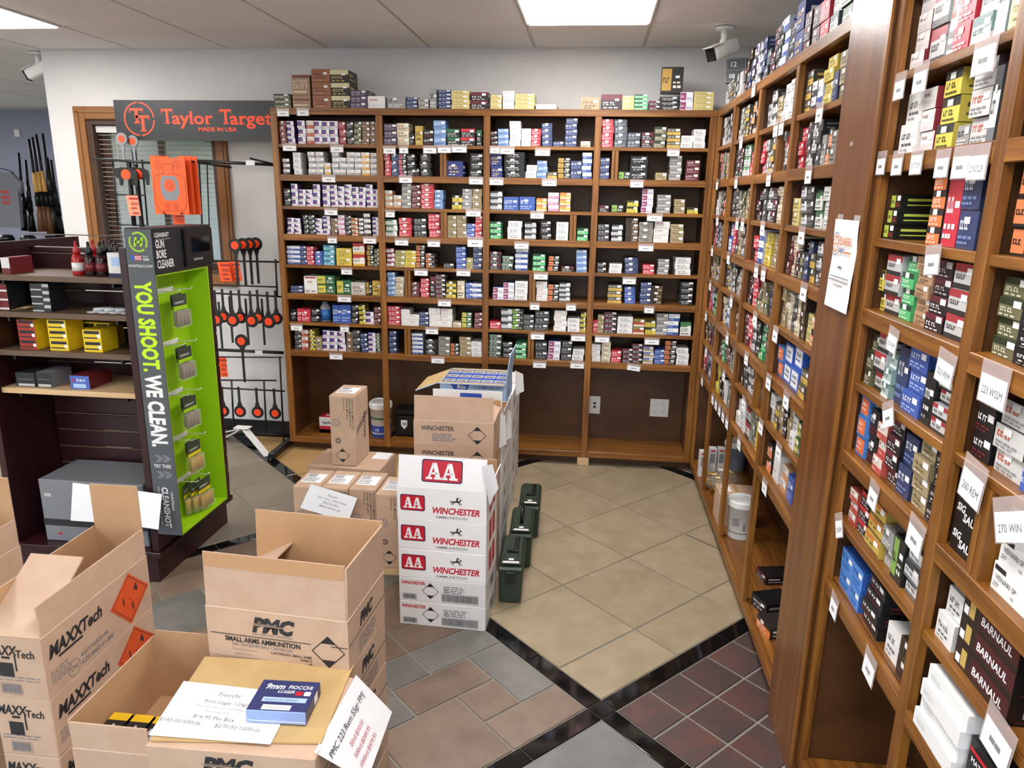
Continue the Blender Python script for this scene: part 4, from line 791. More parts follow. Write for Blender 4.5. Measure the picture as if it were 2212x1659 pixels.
# ================================================================== THINGS ON THE LOWEST SHELVES
def bucket(name, label, loc, r, h, parts, lidm='white_plastic', bodym='bucket_white', handle=True, rz=0):
    t = thing(name, label, 'bucket', loc, rz)
    bm = bmesh.new(); lathe(bm, [(r*.88, 0), (r*.9, .004), (r, h*.93), (r*1.03, h*.93)], 28); link('pail', mesh('pail', bm, bodym), t, smooth=True)
    bm = bmesh.new(); lathe(bm, [(r*1.06, h*.86), (r*1.07, h), (r*1.0, h+.006), (r*.9, h+.006), (r*.88, h+.002)], 28); link('lid', mesh('lid', bm, lidm), t, smooth=False)
    if handle: tubeobj('handle', [(r*1.05*math.cos(a), -.01+.02*0, h*.9+math.sin(a)*r*.75) for a in [math.pi*k/12 for k in range(13)]], .004, 'white_plastic', t, 6)
    for z0, z1, m in parts:
        bm = bmesh.new(); k0, k1 = r*(.9+.1*z0/h)*1.004, r*(.9+.1*z1/h)*1.004
        A = [bm.verts.new((k0*math.cos(a), k0*math.sin(a), z0)) for a in [2*math.pi*k/28 for k in range(28)]]; Bq = [bm.verts.new((k1*math.cos(a), k1*math.sin(a), z1)) for a in [2*math.pi*k/28 for k in range(28)]]
        for k in range(28): bm.faces.new((A[k], A[(k+1) % 28], Bq[(k+1) % 28], Bq[k]))
        link('printed_band', mesh('printed_band', bm, m), t, smooth=True)
    return t
mat('band_green', '3f6a50', .5); mat('band_blue', '2b4fa8', .5)
bk_ = bucket('plastic_bucket', 'white plastic bucket with green bands on side shelving floor', (.098, -1.03, .0925), .062, .178, [(.12, .128, 'band_green'), (.03, .034, 'band_green')], rz=R(-14))
print_shape('label_print', lines(-.035, .07, .035, .04, 5, rnd)+[rect(.012, .05, .022, .085)], 'ink_grey', bk_, (0, -.0635, 0))
bucket('storage_tub', 'pale blue lidded tub at back of side shelving floor', (.232, -.15, .0925), .06, .16, [], 'white_plastic', 'tub_blue', False)
kb = thing('kraft_carton', 'plain kraft carton on side shelving floor behind white bucket', 'box', (.012, -.872, .0925), R(-90)); bobj('body', (-.068, .068, 0, .17, 0, .16), 'kraft', kb, bev=.002); bobj('tape_strip', (-.068, .068, .075, .095, .1601, .1605), 'tape', kb); bobj('label', (-.03, .03, .02, .06, .1606, .161), 'paper', kb)
SLIM = [(.03, -.31, .0925), (.09, -.25, .0925), (.14, -.24, .0925)]
for k in range(3):
    o = lettered('slim_white_box', f'slim upright white box, {ORD[k]} from corner on side shelving floor', SLIM[k], .04, .145, .045, 'white_card', 'white_card', [('rect', 'ink_red', -.013, .125, .013, .138), ('rect', 'label_dot', -.013, .06, .013, .115)], rz=0, group='slim white boxes on side shelving floor')
bagm = mat('poly_bag', 'e6e2d0', .12, alpha=.2)
bg = thing('brass_bag', 'clear plastic bag of loose brass casings on side shelving floor', 'bag', (.115, -.47, .0925))
bm = bmesh.new(); bmesh.ops.create_uvsphere(bm, u_segments=16, v_segments=10, radius=1)
for v in bm.verts: v.co = Vector((v.co.x*.1, v.co.y*.125, max(v.co.z, -.75)*.06+.045+.006*math.sin(v.co.x*9+v.co.y*7)))
link('bag', mesh('bag', bm, bagm), bg, smooth=True)
bm = bmesh.new()
for k in range(240):
    a, b = rnd.uniform(-.075, .075), rnd.uniform(-.1, .1); d_ = Vector((rnd.gauss(0, 1), rnd.gauss(0, 1), rnd.gauss(0, .4))).normalized()*.011; p = Vector((a, b, rnd.uniform(.012, .065)))
    tube(bm, [p-d_, p+d_], .0045, 6)
o = link('brass_casings', mesh('brass_casings', bm, 'brass'), bg); o['kind'] = 'stuff'
bobj('label', (-.03, .03, -.02, .02, .106, .1065), 'paper', bg)
# dark boxes lying on the floor shelf before the post
for i, (yy, zz, xx, c, w_, h_, r_) in enumerate(((-1.43, 0, .1, 'mk', .09, .035, -80), (-1.67, 0, .04, 'bk', .1, .055, -70), (-1.81, 0, .03, 'or', .1, .045, -75), (-1.9, 0, .1, 'cm', .1, .085, -88), (-1.99, 0, .05, 'mk', .09, .06, -86), (-1.80, 0, .15, 'mk', .12, .08, -90), (-1.7, 0, .2, 'dk', .09, .12, -90), (-2.05, 0, .12, 'bk', .06, .09, -90))):
    place(c, xx, yy, .092+zz, w_, h_, .11, 1, 's4', 9, R(r_), True)
# rear unit, lowest compartment
p = at(692, 948, 'z', .093); lettered('shotgun_shell_box', 'small red, white and black shell box on rear shelving floor', (p.x, .10, .0925), .1, .105, .1, 'white_card', 'win_red', [('rect', 'win_red', -.05, .0, .05, .045), ('rect', 'ink', -.05, 0, .05, .022), ('rect', 'yellow_ink', .03, .002, .045, .02), ('Aguila', .022, 'ink', -.03, .062, .02, .1)], 0, topitems=[('rect', 'white_card', -.02, .03, .02, .06)])
p = at(815, 945, 'z', .093)
bb = bucket('plastic_bucket', 'white lidded bucket with blue label on rear shelving floor', (p.x+.01, .12, .0925), .068, .215, [(.0, .02, 'band_blue'), (.03, .075, 'band_blue'), (.115, .13, 'band_green')])
text('LR', .022, 'white_ink', bb, (-.02, -.071, .045), 'front', .02)
p = at(868, 925, 'z', .093)
ac = thing('ammunition_can', 'black plastic ammunition can with white shield logo on rear shelving floor', 'ammo can', (p.x+.1, .10, .0925))
bm = bmesh.new(); box(bm, -.1, .1, 0, .14, 0, .145); bevel(bm, .008); link('body', mesh('body', bm, 'black_plastic'), ac)
bm = bmesh.new(); box(bm, -.106, .106, -.006, .146, .146, .175); bevel(bm, .006); link('lid', mesh('lid', bm, 'black_plastic'), ac)
tubeobj('handle', [(-.05, .07, .172), (-.05, .07, .2), (.05, .07, .2), (.05, .07, .172)], .008, 'black_plastic', ac, 6)
print_shape('shield_logo', [[(-.06, .11), (-.02, .11), (-.02, .075), (-.04, .05), (-.06, .075)]], 'white_ink', ac, (0, -.0006, 0)); text('H', .035, 'ink', ac, (-.05, -.0012, .074), 'front', .02)
# outlet plates on the rear panel
def plate(name, label, u, v, w, h):
    p = at(u, v, 'y', .286); t = thing(name, label, 'outlet', (p.x, .2869, p.z)); bobj('plate', (-w/2, w/2, -.005, 0, -h/2, h/2), 'white_plastic', t, bev=.0015); return t
t = plate('data_outlet', 'white data jack plate on rear shelving back panel', 1284.5, 874.5, .07, .115)
for z in (-.012, .012): bobj('jack', (-.008, .008, -.0062, -.0051, z-.007, z+.007), 'dark_navy', t)
t = plate('power_outlet', 'white four socket power outlet plate on rear shelving back panel', 1424, 881, .115, .115)
for x in (-.026, .026):
    for z in (-.02, .02):
        bm = bmesh.new(); lathe(bm, [(.0165, 0), (.0165, .0015)], 20); s_ = link('socket', mesh('socket', bm, 'white_plastic'), t, (x, -.0065, z), (R(90), 0, 0)); s_.location = (x, -.0051, z)
        print_shape('slots', [rect(-.0075, 0, -.0055, .008), rect(.0055, 0, .0075, .008), circ(0, -.006, .0025, 8)], 'ink', s_, (0, 0, .0018), 'top')
p = at(1259, 1001, 'z', .03); wb_ = tag(bobj('wood_block', (-.035, .035, 0, .055, .001, .0545), 'pine', None, (p.x, .001, 0), bev=.003), 'short pine block propping the rear shelving', 'wood block')

# ================================================================== SHIPPING CASES ON THE FLOOR
mat('BLU', '3f62bb', .4); mat('BLU2', '3558b0', .4)
def sheet(name, pts, m, parent=None, th=.0006, curl=0):
    """a thin paper sheet through four corners (p0,p1 top; p2,p3 bottom, going round), optionally bowed"""
    p = [Vector(q) for q in pts]; nrm = (p[1]-p[0]).cross(p[3]-p[0]).normalized(); n = 6; bm = bmesh.new(); g = []
    for i in range(n+1):
        r = []
        for j in range(n+1):
            a = p[0].lerp(p[1], j/n); b = p[3].lerp(p[2], j/n); q = a.lerp(b, i/n) + nrm*curl*math.sin(math.pi*j/n)*(.4+.6*i/n); r.append(bm.verts.new(q))
        g.append(r)
    for i in range(n):
        for j in range(n): bm.faces.new((g[i][j], g[i+1][j], g[i+1][j+1], g[i][j+1]))
    return link(name, mesh(name, bm, m), parent, smooth=True)
def on_sheet(parent, pts, items, lift=.0015):
    """lettering laid on a flat sheet given by its corners: items (text, size, mat, u, v) with u,v from the top-left corner in metres"""
    p = [Vector(q) for q in pts]; ex = (p[1]-p[0]).normalized(); ey = (p[0]-p[3]); ey = (ey-ex*ey.dot(ex)).normalized(); ez = ex.cross(ey)
    M = Matrix((ex, ey, ez)).transposed().to_euler()
    for s, size, mm, u, v, *al in items:
        text(s, size, mm, parent, p[0]+ex*u-ey*v+ez*lift, tuple(M), .0, 0, 1, al[0] if al else 'CENTER')
GLYPH_A = [[(.13, .1), (.27, .1), (.53, 1), (.40, 1)], [(.60, .1), (.88, .1), (.64, 1), (.40, 1)], rect(.27, .3, .72, .42), rect(.02, 0, .40, .13), rect(.5, 0, 1.0, .13)]
def scaled(polys, x, y, sx, sy): return [[(x+a*sx, y+b*sy) for a, b in p] for p in polys]
def rrect(x0, y0, x1, y1, r):
    o = []
    for cx, cy, a in ((x1-r, y1-r, 0), (x0+r, y1-r, 90), (x0+r, y0+r, 180), (x1-r, y0+r, 270)):
        o += [(cx+r*math.cos(R(a+k*22.5)), cy+r*math.sin(R(a+k*22.5))) for k in range(5)]
    return o
def hazard(t, x, y, r, m, loc, face='front', white=None):
    k = r*.06
    edges = []
    for a, b in (((-1, 0), (0, 1)), ((0, 1), (1, 0)), ((1, 0), (0, -1)), ((0, -1), (-1, 0))):
        q = 1-k/r*1.4; edges.append([(x+a[0]*r, y+a[1]*r), (x+b[0]*r, y+b[1]*r), (x+b[0]*r*q, y+b[1]*r*q), (x+a[0]*r*q, y+a[1]*r*q)])
    c = .52
    edges += [[(x, y+r), (x-r*(1-c), y+r*c), (x+r*(1-c), y+r*c)], [(x, y-r), (x+r*(1-c), y-r*c), (x-r*(1-c), y-r*c)]]
    print_shape('hazard_diamond', edges, m, t, loc, face)
def barcode(x0, y0, x1, y1, rng):
    o = []; x = x0
    while x < x1:
        wd = rng.choice((.0008, .0014, .0022)); o.append(rect(x, y0, min(x+wd, x1), y1)); x += wd+rng.choice((.0008, .0012))
    f = .0008
    return o + [rect(x0-.003, y0-.003, x1+.003, y0-.003+f), rect(x0-.003, y1+.003-f, x1+.003, y1+.003), rect(x0-.003, y0-.003, x0-.003+f, y1+.003), rect(x1+.003-f, y0-.003, x1+.003, y1+.003)]
def closed_case(name, label, loc, rz, w, d, h, m, group=None, tape=None):
    t = thing(name, label, 'shipping box', loc, rz, group)
    bm = bmesh.new(); box(bm, 0, w, 0, d, .0004, h); bevel(bm, .0025); link('body', mesh('body', bm, m), t)
    if tape: bobj('tape_strip', (0, w, d/2-.025, d/2+.025, h+.0002, h+.0006), tape, t)
    return t
def open_case(name, label, loc, rz, w, d, h, mo, mi, flaps, group=None):
    """four walls and a bottom; flaps = {side: (length, lean outwards from upright in degrees)}"""
    t = thing(name, label, 'shipping box', loc, rz, group); e = .004
    bm = bmesh.new()
    for b in ((0, w, 0, e), (0, w, d-e, d), (0, e, e, d-e), (w-e, w, e, d-e)): box(bm, *b, .0004, h)
    box(bm, e, w-e, e, d-e, .0004, e)
    for f in bm.faces:
        c = f.calc_center_median(); n = f.normal
    bm.normal_update()
    for f in bm.faces:
        c = f.calc_center_median(); inside = (e-.001 < c.x < w-e+.001 and e-.001 < c.y < d-e+.001)
        f.material_index = 1 if inside else 0
    link('body', mesh('body', bm, [mo, mi]), t)
    for side, (ln, a) in flaps.items():
        bm = bmesh.new(); L_ = (w if side in ('front', 'back') else d)-.006; box(bm, -L_/2, L_/2, -.002, .002, 0, ln)
        bm.normal_update()
        for f in bm.faces: f.material_index = 1 if f.normal.y > .5 else 0
        c, rz2 = {'front': ((w/2, .002, h), 0), 'back': ((w/2, d-.002, h), R(180)), 'left': ((.002, d/2, h), R(-90)), 'right': ((w-.002, d/2, h), R(90))}[side]
        o = link('flap', mesh('flap', bm, [mo, mi]), t, c)
        o.rotation_euler = (Matrix.Rotation(rz2, 3, 'Z') @ Matrix.Rotation(R(a), 3, 'X')).to_euler()
        if mo == 'kraft' and abs(a) < 10 and side in ('front', 'right'): bobj('fold', {'front': (.002, w-.002, -.0009, 0, h-.0012, h+.0012), 'right': (w, w+.0009, .002, d-.002, h-.0012, h+.0012)}[side], 'kraft_fold', t)
    return t
UP5 = ['bottom', 'second', 'third', 'fourth', 'topmost']
def up(i, n): return 'topmost' if i == n-1 else ('bottom' if i == 0 else ORD[i]+' up')

# --- white and red shotgun shell cases, foremost of the middle row
AAX, AAY, AAR = -1.296, -1.792, R(-2); W_, D_ = .33, .235
hts = [.1, .098, .118, .12, .122]; z = 0
def aa_logo(t, x, y, w, h, loc, face='front'):
    print_shape('logo_border', [rrect(x, y, x+w, y+h, h*.12)], 'dark_navy', t, loc, face)
    off = {'front': (0, -.0003, 0), 'right': (.0003, 0, 0)}[face]; l2 = tuple(a+b for a, b in zip(loc, off)); l3 = tuple(a+2*b for a, b in zip(loc, off))
    print_shape('logo_field', [rrect(x+h*.05, y+h*.05, x+w-h*.05, y+h*.95, h*.1)], 'win_red', t, l2, face)
    print_shape('logo_letters', scaled(GLYPH_A, x+w*.12, y+h*.16, w*.40, h*.68)+scaled(GLYPH_A, x+w*.48, y+h*.16, w*.40, h*.68), 'white_ink', t, l3, face)
def rider(t, x, y, s, m, loc):
    pts = [[(-.9, .1), (.5, .25), (.6, -.15), (-.8, -.2)], [(.4, .1), (.75, .6), (1.05, .5), (.95, .3), (.6, .05)], [(-.8, 0), (-1.4, .2), (-1.5, -.1), (-.9, -.15)], [(-.2, .2), (.15, .2), (.25, .75), (-.1, .8)], [(0, .75), (.22, .75), (.25, 1.05), (.02, 1.05)], [(.2, .6), (.7, .85), (.68, .95), (.15, .75)],
           [(.4, -.1), (.6, -.1), (1.1, -.55), (.95, -.65)], [(.2, -.1), (.4, -.1), (.75, -.8), (.6, -.85)], [(-.7, -.1), (-.5, -.1), (-.9, -.8), (-1.05, -.75)], [(-.8, -.1), (-.65, -.1), (-1.3, -.6), (-1.42, -.5)]]
    print_shape('rider_emblem', [[(x+a*s, y+b*s) for a, b in p] for p in pts], m, t, loc)
for i, h in enumerate(hts):
    last = i == 4
    lab = f'white shell case with red lettering, {up(i,5)} in stack of five by olive cans' if i >= 2 else f'white case with barcode and hazard diamond, {["bottom","second"][i]} of white stack by olive cans'
    loc = (AAX, AAY, z); g = 'white shell cases stacked in the middle row'
    if last: t = open_case('shell_case', 'open white shell case with raised flap, topmost of stack by olive cans', loc, AAR, W_, D_, h, 'white_card_bright', 'kraft_inside', {'front': (.118, -12), 'back': (.04, 6), 'right': (.03, 30)}, g)
    else: t = closed_case('shell_case', lab, loc, AAR, W_, D_, h, 'white_card_bright' if i >= 2 else 'white_card', g)
    f = (0, -.0008, 0)
    if i < 2:
        text('WINCHESTER.', .018, 'win_red', t, (.008, -.0008, h-.026), 'front', .03, .25, .82)
        hazard(t, .12, h*.5, .033, 'ink', f); print_shape('barcode', barcode(.016, .012, .065, .03, rnd), 'ink', t, f); print_shape('barcode', barcode(.165, .012, .3, .042, rnd), 'ink', t, f)
        print_shape('small_print', lines(.17, h-.05, .1, .03, 4, rnd, .5)+ring(.182, h-.044, .006, .0075, 12), 'ink_grey', t, f)
    else:
        aa_logo(t, .012, .034, .092, .062, f); text('WINCHESTER', .034, 'win_red', t, (.128, -.0008, .03), 'front', .032, .25, .84); text('AMMUNITION', .0145, 'ink_grey', t, (.142, -.0008, .011), 'front', .01, 0, 1.28)
        rider(t, .222, .08, .017, 'ink', f)
    print_shape('side_emblem', [rect(.06, .02, .11, h-.015), rect(.13, .02, .18, h-.015)] if i >= 2 else [rect(.1, .03, .16, .07)], 'win_red' if i >= 2 else 'ink_grey', t, (W_+.0006, 0, 0), 'right')
    z += h
fl = [c for c in t.children if c.name.startswith('flap')][0]
g0 = 'logo'
bm = None
def child_print(parent, polys, m, yoff, name): 
    return print_shape(name, polys, m, parent, (0, yoff, 0))
child_print(fl, [rrect(-.075, .025, .075, .108, .01)], 'dark_navy', -.0026, 'logo_border'); child_print(fl, [rrect(-.071, .029, .071, .104, .009)], 'win_red', -.0029, 'logo_field')
child_print(fl, scaled(GLYPH_A, -.06, .036, .062, .06)+scaled(GLYPH_A, -.004, .036, .062, .06), 'white_ink', -.0032, 'logo_letters')
pts = [at(1040, 1006, 'y', -1.79), at(1064, 1003, 'y', -1.66), at(1076, 1052, 'y', -1.60), at(1063, 1093, 'y', -1.66), at(1036, 1050, 'y', -1.80)]
sg = thing('price_sign', 'curled white price sheet taped to open white shell case', 'sign', (0, 0, 0)); q = [at(1040, 1008, 'y', -1.835), at(1064, 1003, 'y', -1.815), at(1077, 1055, 'y', -1.80), at(1058, 1094, 'y', -1.83)]
sheet('sheet', q, 'paper', sg, curl=.006)
print_shape('barcode', [], 'ink', sg, (0, 0, 0)) if False else None

# --- kraft cases behind them
for i in range(7):
    h = .103; loc = (-1.303, -1.50, i*h)
    if i == 6: t = open_case('kraft_case', 'open kraft case with raised flap behind white shell stack', loc, 0, .32, .23, h, 'kraft', 'kraft_inside', {'front': (.1, -3), 'back': (.03, 5), 'right': (.1, -70)}, 'kraft cases in the middle row')
    else: t = closed_case('kraft_case', f'kraft case, {up(i,8)} of stack behind white shell cases', loc, 0, .32, .23, h, 'kraft', 'kraft cases in the middle row')
    f = (0, -.0008, 0); text('WINCHESTER.', .026, 'ink', t, (.03, -.0008, .064), 'front', .015, .25, .8); hazard(t, .255, .05, .037, 'ink', f)
    print_shape('small_print', lines(.075, .02, .1, .035, 4, rnd, .5), 'ink_grey', t, f)
    if i < 6: bobj('tape_strip', (.3202, .3206, .09, .14, .0, h*.6), 'tape', t)
# --- white case with a blue emblem, then a pale blue case of shell boxes, then plain white ones
for i in range(6):
    h = .112; loc = (-1.285, -1.235, i*h)
    if i == 5:
        t = open_case('white_case', 'open white case with blue emblem on its raised flap', loc, 0, .305, .23, h, 'white_card_bright', 'kraft_inside', {'front': (.107, 0), 'right': (.08, 20)}, 'white cases in the middle row')
        fl = [c for c in t.children if c.name.startswith('flap')][0]
        child_print(fl, [[(-.045, 0), (.075, 0), (.06, .095), (-.03, .095)]], 'win_blue', -.0026, 'emblem_field'); child_print(fl, [[(-.02, 0), (.005, 0), (.02, .06), (.0, .07)], [(.01, .05), (.03, .07), (.045, .03), (.04, 0), (.028, 0)]], 'white_ink', -.003, 'emblem')
    else: t = closed_case('white_case', f'white case with hazard mark, {up(i,7)} of stack before pale blue case', loc, 0, .305, .23, h, 'white_card', 'white cases in the middle row')
    print_shape('side_mark', [[(.1, h*.5), (.115, h*.75), (.13, h*.5), (.115, h*.25)]], 'ink', t, (.3056, 0, 0), 'right')
for i in range(6):
    h = .123; loc = (-1.31, -.955, i*h)
    if i == 5:
        t = open_case('pale_blue_case', 'open pale blue case filled with blue shell boxes', loc, 0, .31, .27, h, 'pale_blue', 'board_tan', {'front': (.05, 82), 'left': (.13, 112), 'right': (.14, 8), 'back': (.06, 100)}, 'white cases in the middle row')
        text('Rio', .03, 'white_ink', t, (.08, -.0012, .094), 'front', .02, .1); print_shape('logo_field', [[(.05, .116), (.14, .116), (.125, .08), (.098, .065), (.07, .08)]], 'win_blue', t, (0, -.0008, 0))
        text('12 gauge', .018, 'win_blue', t, (.155, -.0012, .1), 'front', .005); text('250 shotgun shells', .018, 'win_blue', t, (.205, -.0012, .1), 'front', .005, 0, .62)
        for a in range(5):
            for b in range(3):
                k = a*3+b; x0 = loc[0]+.005+a*.06; y0 = loc[1]+.006+b*.086
                s_ = lettered('shell_box', f'blue and silver shell box in pale blue case, row {ORD[b]} from front, {ORD[a]} across', (x0+.03, y0, loc[2]+.04), .0585, .078, .084, 'BLU', 'BLU2', [], 0, 'blue shell boxes in pale blue case', topitems=[('rect', 'grey_print', -.027, .035, .027, .08), ('rect', 'ink_grey', -.02, .05, .018, .062)]) if 'BLU' in MATS else None
    else: t = closed_case('white_case', f'white case with hazard mark, {up(i,7)} of stack under pale blue case', loc, 0, .31, .26, h, 'white_card', 'white cases in the middle row')
    print_shape('side_mark', [[(.1, h*.5), (.115, h*.75), (.13, h*.5), (.115, h*.25)]], 'ink', t, (.3106, 0, 0), 'right')
for j, y0 in enumerate((-.66, -.40)):
    for i in range(5):
        t = closed_case('white_case', f'white case with hazard mark, {up(i,5)} of {["second last","last"][j]} stack toward rear shelving', (-1.31-.01*j, y0, i*.122), 0, .31, .235, .122, 'white_card', 'white cases in the middle row')
        print_shape('side_mark', [[(.1, .06), (.115, .09), (.13, .06), (.115, .03)]], 'ink', t, (.3106, 0, 0), 'right')
for k, (u0, v0, u1, v1, dx) in enumerate(((1112, 800, 1130, 845, 0), (1075, 890, 1092, 960, 0), (1088, 880, 1103, 945, 0))):
    y = (-.80, -1.32, -1.1)[k]; sg = thing('price_sign', ['white price sheet hanging from side of pale blue case', 'white price sheet on side of open kraft case', 'white price sheet on side of open white case'][k], 'sign', (0, 0, 0))
    a = at(u0, v0, 'y', y); b = at(u1, v0+8, 'y', y+.06); c = at(u1+2, v1, 'y', y+.06); d = at(u0+3, v1+10, 'y', y); sheet('sheet', [a, b, c, d], 'paper', sg, curl=.004)

# --- upright kraft cases with white labels, on a board
bd = tag(bobj('wood_board', (-1.93, -1.35, -1.44, -.84, .0005, .02), 'pine'), 'thin pine board under the upright kraft cases', 'board')
def fiocchi(loc, label, w=.118, d=.2, h=.34, rz=0, big=True):
    t = closed_case('upright_kraft_case', label, loc, rz, w, d, h, 'kraft', 'upright kraft cases with white labels')
    bobj('label', (.015, w-.015, .05, .15, h+.0003, h+.0008), 'paper', t); print_shape('label_print', lines(.02, .06, w-.05, .05, 5, rnd, .5)+barcode(.022, .115, .06, .145, rnd), 'ink_grey', t, (0, 0, h+.0012), 'top')
    for k, s in enumerate(('FIOCCHI OF AMERICA INC.', '6930 N FREMONT ROAD', 'OZARK, MO 65721', 'fiocchiusa.com')):
        text(s, .0125 if k < 3 else .01, 'ink', t, (w-.014-.013*k, -.0008, h-.012), 'front', .008, 0, .98, rz=R(-90))
    hazard(t, w*.45, .05, .034, 'ink', (0, -.0008, 0)); print_shape('round_mark', ring(.03, h*.62, .016, .019, 20)+ring(.03, h*.62, .008, .01, 14), 'ink_grey', t, (0, -.0008, 0)); print_shape('recycling_mark', ring(.035, h*.36, .009, .013, 16)+ring(.035, h*.36, .004, .006, 10), 'ink', t, (0, -.0008, 0))
    print_shape('side_stripes', [[(.02, h*.45), (.18, h*.62), (.18, h*.64), (.02, h*.47)], [(.02, h*.49), (.18, h*.66), (.18, h*.68), (.02, h*.51)]], 'ink', t, (w+.0008, 0, 0), 'right')
    text('FIOCCHI', .04, 'ink', t, (w+.0008, .15, h*.3), 'right', .02, 0, .8, rz=R(90))
    return t
for i in range(3): fiocchi((-1.865+.122*i, -1.39+.004*i, .0205), f'upright kraft case with white top label, {ORD[i]} from slatwall gondola side')
fiocchi((-1.492, -1.42, .0205), 'upright kraft case standing alone beside the white shell stack')
t = closed_case('kraft_case', 'wide kraft case carrying the single upright kraft case', (-1.905, -1.125, .0205), R(-3), .35, .235, .335, 'kraft')
bobj('label', (.26, .34, .14, .23, .3353, .3358), 'paper', t)
fiocchi((-1.79, -1.112, .357), 'tall kraft case standing on top of the wide kraft case', h=.335)
q = [Vector((-1.776, -1.408, .383)), Vector((-1.575, -1.408, .332)), Vector((-1.613, -1.425, .225)), Vector((-1.822, -1.425, .278))]
sg = thing('price_sign', 'tilted white price sheet in front of upright kraft cases', 'sign', (0, 0, 0)); sheet('sheet', q, 'paper', sg)
on_sheet(sg, q, [('Fiocchi', .014, 'ink_grey', .105, .03), ('12ga 1 1/8oz 1 1/8oz 7.5 Shot', .011, 'ink_grey', .105, .046), ('$9.25 Per Box', .012, 'ink_grey', .105, .064), ('$84.95 250 Rounds', .012, 'ink_grey', .105, .082)], .002)

# --- brown cases with black lettering in the foreground
def pmc_print(t, w, h, f=(0, -.0008, 0), full=True):
    text('PMC', .05, 'ink', t, (w*.33, -.0008, h-.052), 'front', .06, .25, .98); print_shape('logo_cut', [rect(w*.32, h-.0365, w*.60, h-.0345), rect(w*.32, h-.0325, w*.5, h-.0312)], 'kraft', t, (0, -.0011, 0))
    text('PRECISION MADE CARTRIDGES', .0085, 'ink_grey', t, (w*.33, -.0008, h-.0625), 'front', 0, 0, .82)
    print_shape('rule', [rect(.01, h-.069, w*.74, h-.067), rect(w*.88, h-.069, w-.002, h-.067)], 'ink', t, f)
    text('SMALL ARMS AMMUNITION', .0175, 'ink', t, (.045, -.0008, h-.085), 'front', .035, 0, .87); text('1000 CENTERFIRE RIFLE CARTRIDGES', .0105, 'ink_grey', t, (.06, -.0008, h-.096), 'front', .01, 0, .88)
    text('CARTRIDGES, SMALL ARMS', .0085, 'ink', t, (.26, -.0008, h-.107), 'front', .01, 0, 1, 'RIGHT'); text('UN0012', .0085, 'ink', t, (.26, -.0008, h-.116), 'front', .01, 0, 1, 'RIGHT'); text('1.4S', .0085, 'ink', t, (.26, -.0008, h-.125), 'front', .01, 0, 1, 'RIGHT')
    text('Poongsan Corporation', .007, 'ink_grey', t, (.09, -.0008, h-.107), 'front', 0, 0, .9, 'CENTER'); text('Seoul, R.O. Korea', .007, 'ink_grey', t, (.09, -.0008, h-.119), 'front', 0, 0, .9, 'CENTER')
    hazard(t, w*.86, h-.083, .041, 'ink', f)
def pmc_side(t, w, d, h):
    text('PMC', .042, 'ink', t, (w+.0008, .07, h-.052), 'right', .06, .25, .9); print_shape('rule', [rect(.004, h-.066, d-.004, h-.064)], 'ink', t, (w+.0008, 0, 0), 'right'); print_shape('small_print', lines(.06, .015, .13, .04, 4, rnd, .4), 'ink_grey', t, (w+.0008, 0, 0), 'right')
PR = R(-4)
for i in range(5):
    loc = (-1.490, -2.764, i*.13)
    if i == 4: t = open_case('brown_cartridge_case', 'open brown cartridge case with four raised flaps, topmost of its stack', loc, PR, .35, .235, .13, 'kraft', 'kraft_inside', {'front': (.135, -2), 'back': (.135, 4), 'right': (.13, 1), 'left': (.117, -62)}, 'brown cartridge cases in the foreground')
    else: t = closed_case('brown_cartridge_case', f'brown cartridge case, {up(i,6)} of stack under the open one', loc, PR, .35, .235, .13, 'kraft', 'brown cartridge cases in the foreground')
    pmc_print(t, .35, .13); pmc_side(t, .35, .235, .13)
    if i == 4:
        fl = [c for c in t.children if c.name.startswith('flap')][0]; bobj('tape_strip', (-.17, .17, -.0027, -.0022, .1, .1345), 'tape', fl)
mat('carton_yellow', 'e3b41c', .4); mat('carton_black', '1a1a1c', .4); 
def pmc_small(loc, rz, lab, group):
    t = thing('cartridge_box', lab, 'ammunition box', loc, rz, group); bobj('carton_body', (0, .045, 0, .085, 0, .034), 'carton_black', t); bobj('yellow_end', (0, .045, .062, .0851, .0, .0345), 'carton_yellow', t)
    print_shape('lettering', [rect(.008, .01, .014, .045), rect(.02, .012, .026, .05), rect(.032, .015, .037, .04)], 'grey_print', t, (0, 0, .0348), 'top'); return t
for k in range(6): pmc_small((-1.475+.05*k, -2.70, .595), PR, f'black and yellow box inside upper open brown case, {ORD[k]} across', 'boxes inside upper open brown case')
for k in range(6): pmc_small((-1.47+.05*k, -2.61, .595), PR, f'black and yellow box at back of upper open brown case, {ORD[k]} across', 'boxes inside upper open brown case')
PX, PY = -1.467, -3.058
for i in range(4):
    t = closed_case('brown_cartridge_case', f'brown cartridge case, {up(i,4)} of stack under the tan board', (PX, PY, i*.13), R(1), .345, .25, .13, 'kraft', 'brown cartridge cases in the foreground'); pmc_print(t, .345, .13); pmc_side(t, .345, .25, .13)
bp_ = [at(443, 1421, 'z', .5215), at(764, 1440, 'z', .5215), at(694, 1608, 'z', .5215), at(325, 1602, 'z', .5215)]
bm = bmesh.new(); a = [bm.verts.new(p) for p in bp_]; b = [bm.verts.new(p+Vector((0, 0, .004))) for p in bp_]; bm.faces.new(b[::-1]); bm.faces.new(a)
for i in range(4): bm.faces.new((a[i], b[i], b[(i+1) % 4], a[(i+1) % 4]))
bmesh.ops.recalc_face_normals(bm, faces=bm.faces); tag(link('cardboard_sheet', mesh('cardboard_sheet', bm, 'board_tan')), 'flat tan cardboard sheet on top of brown cartridge case', 'cardboard')
q = [at(397, 1471, 'z', .5275), at(640, 1498, 'z', .5275), at(584, 1608, 'z', .5275), at(321, 1588, 'z', .5275)]
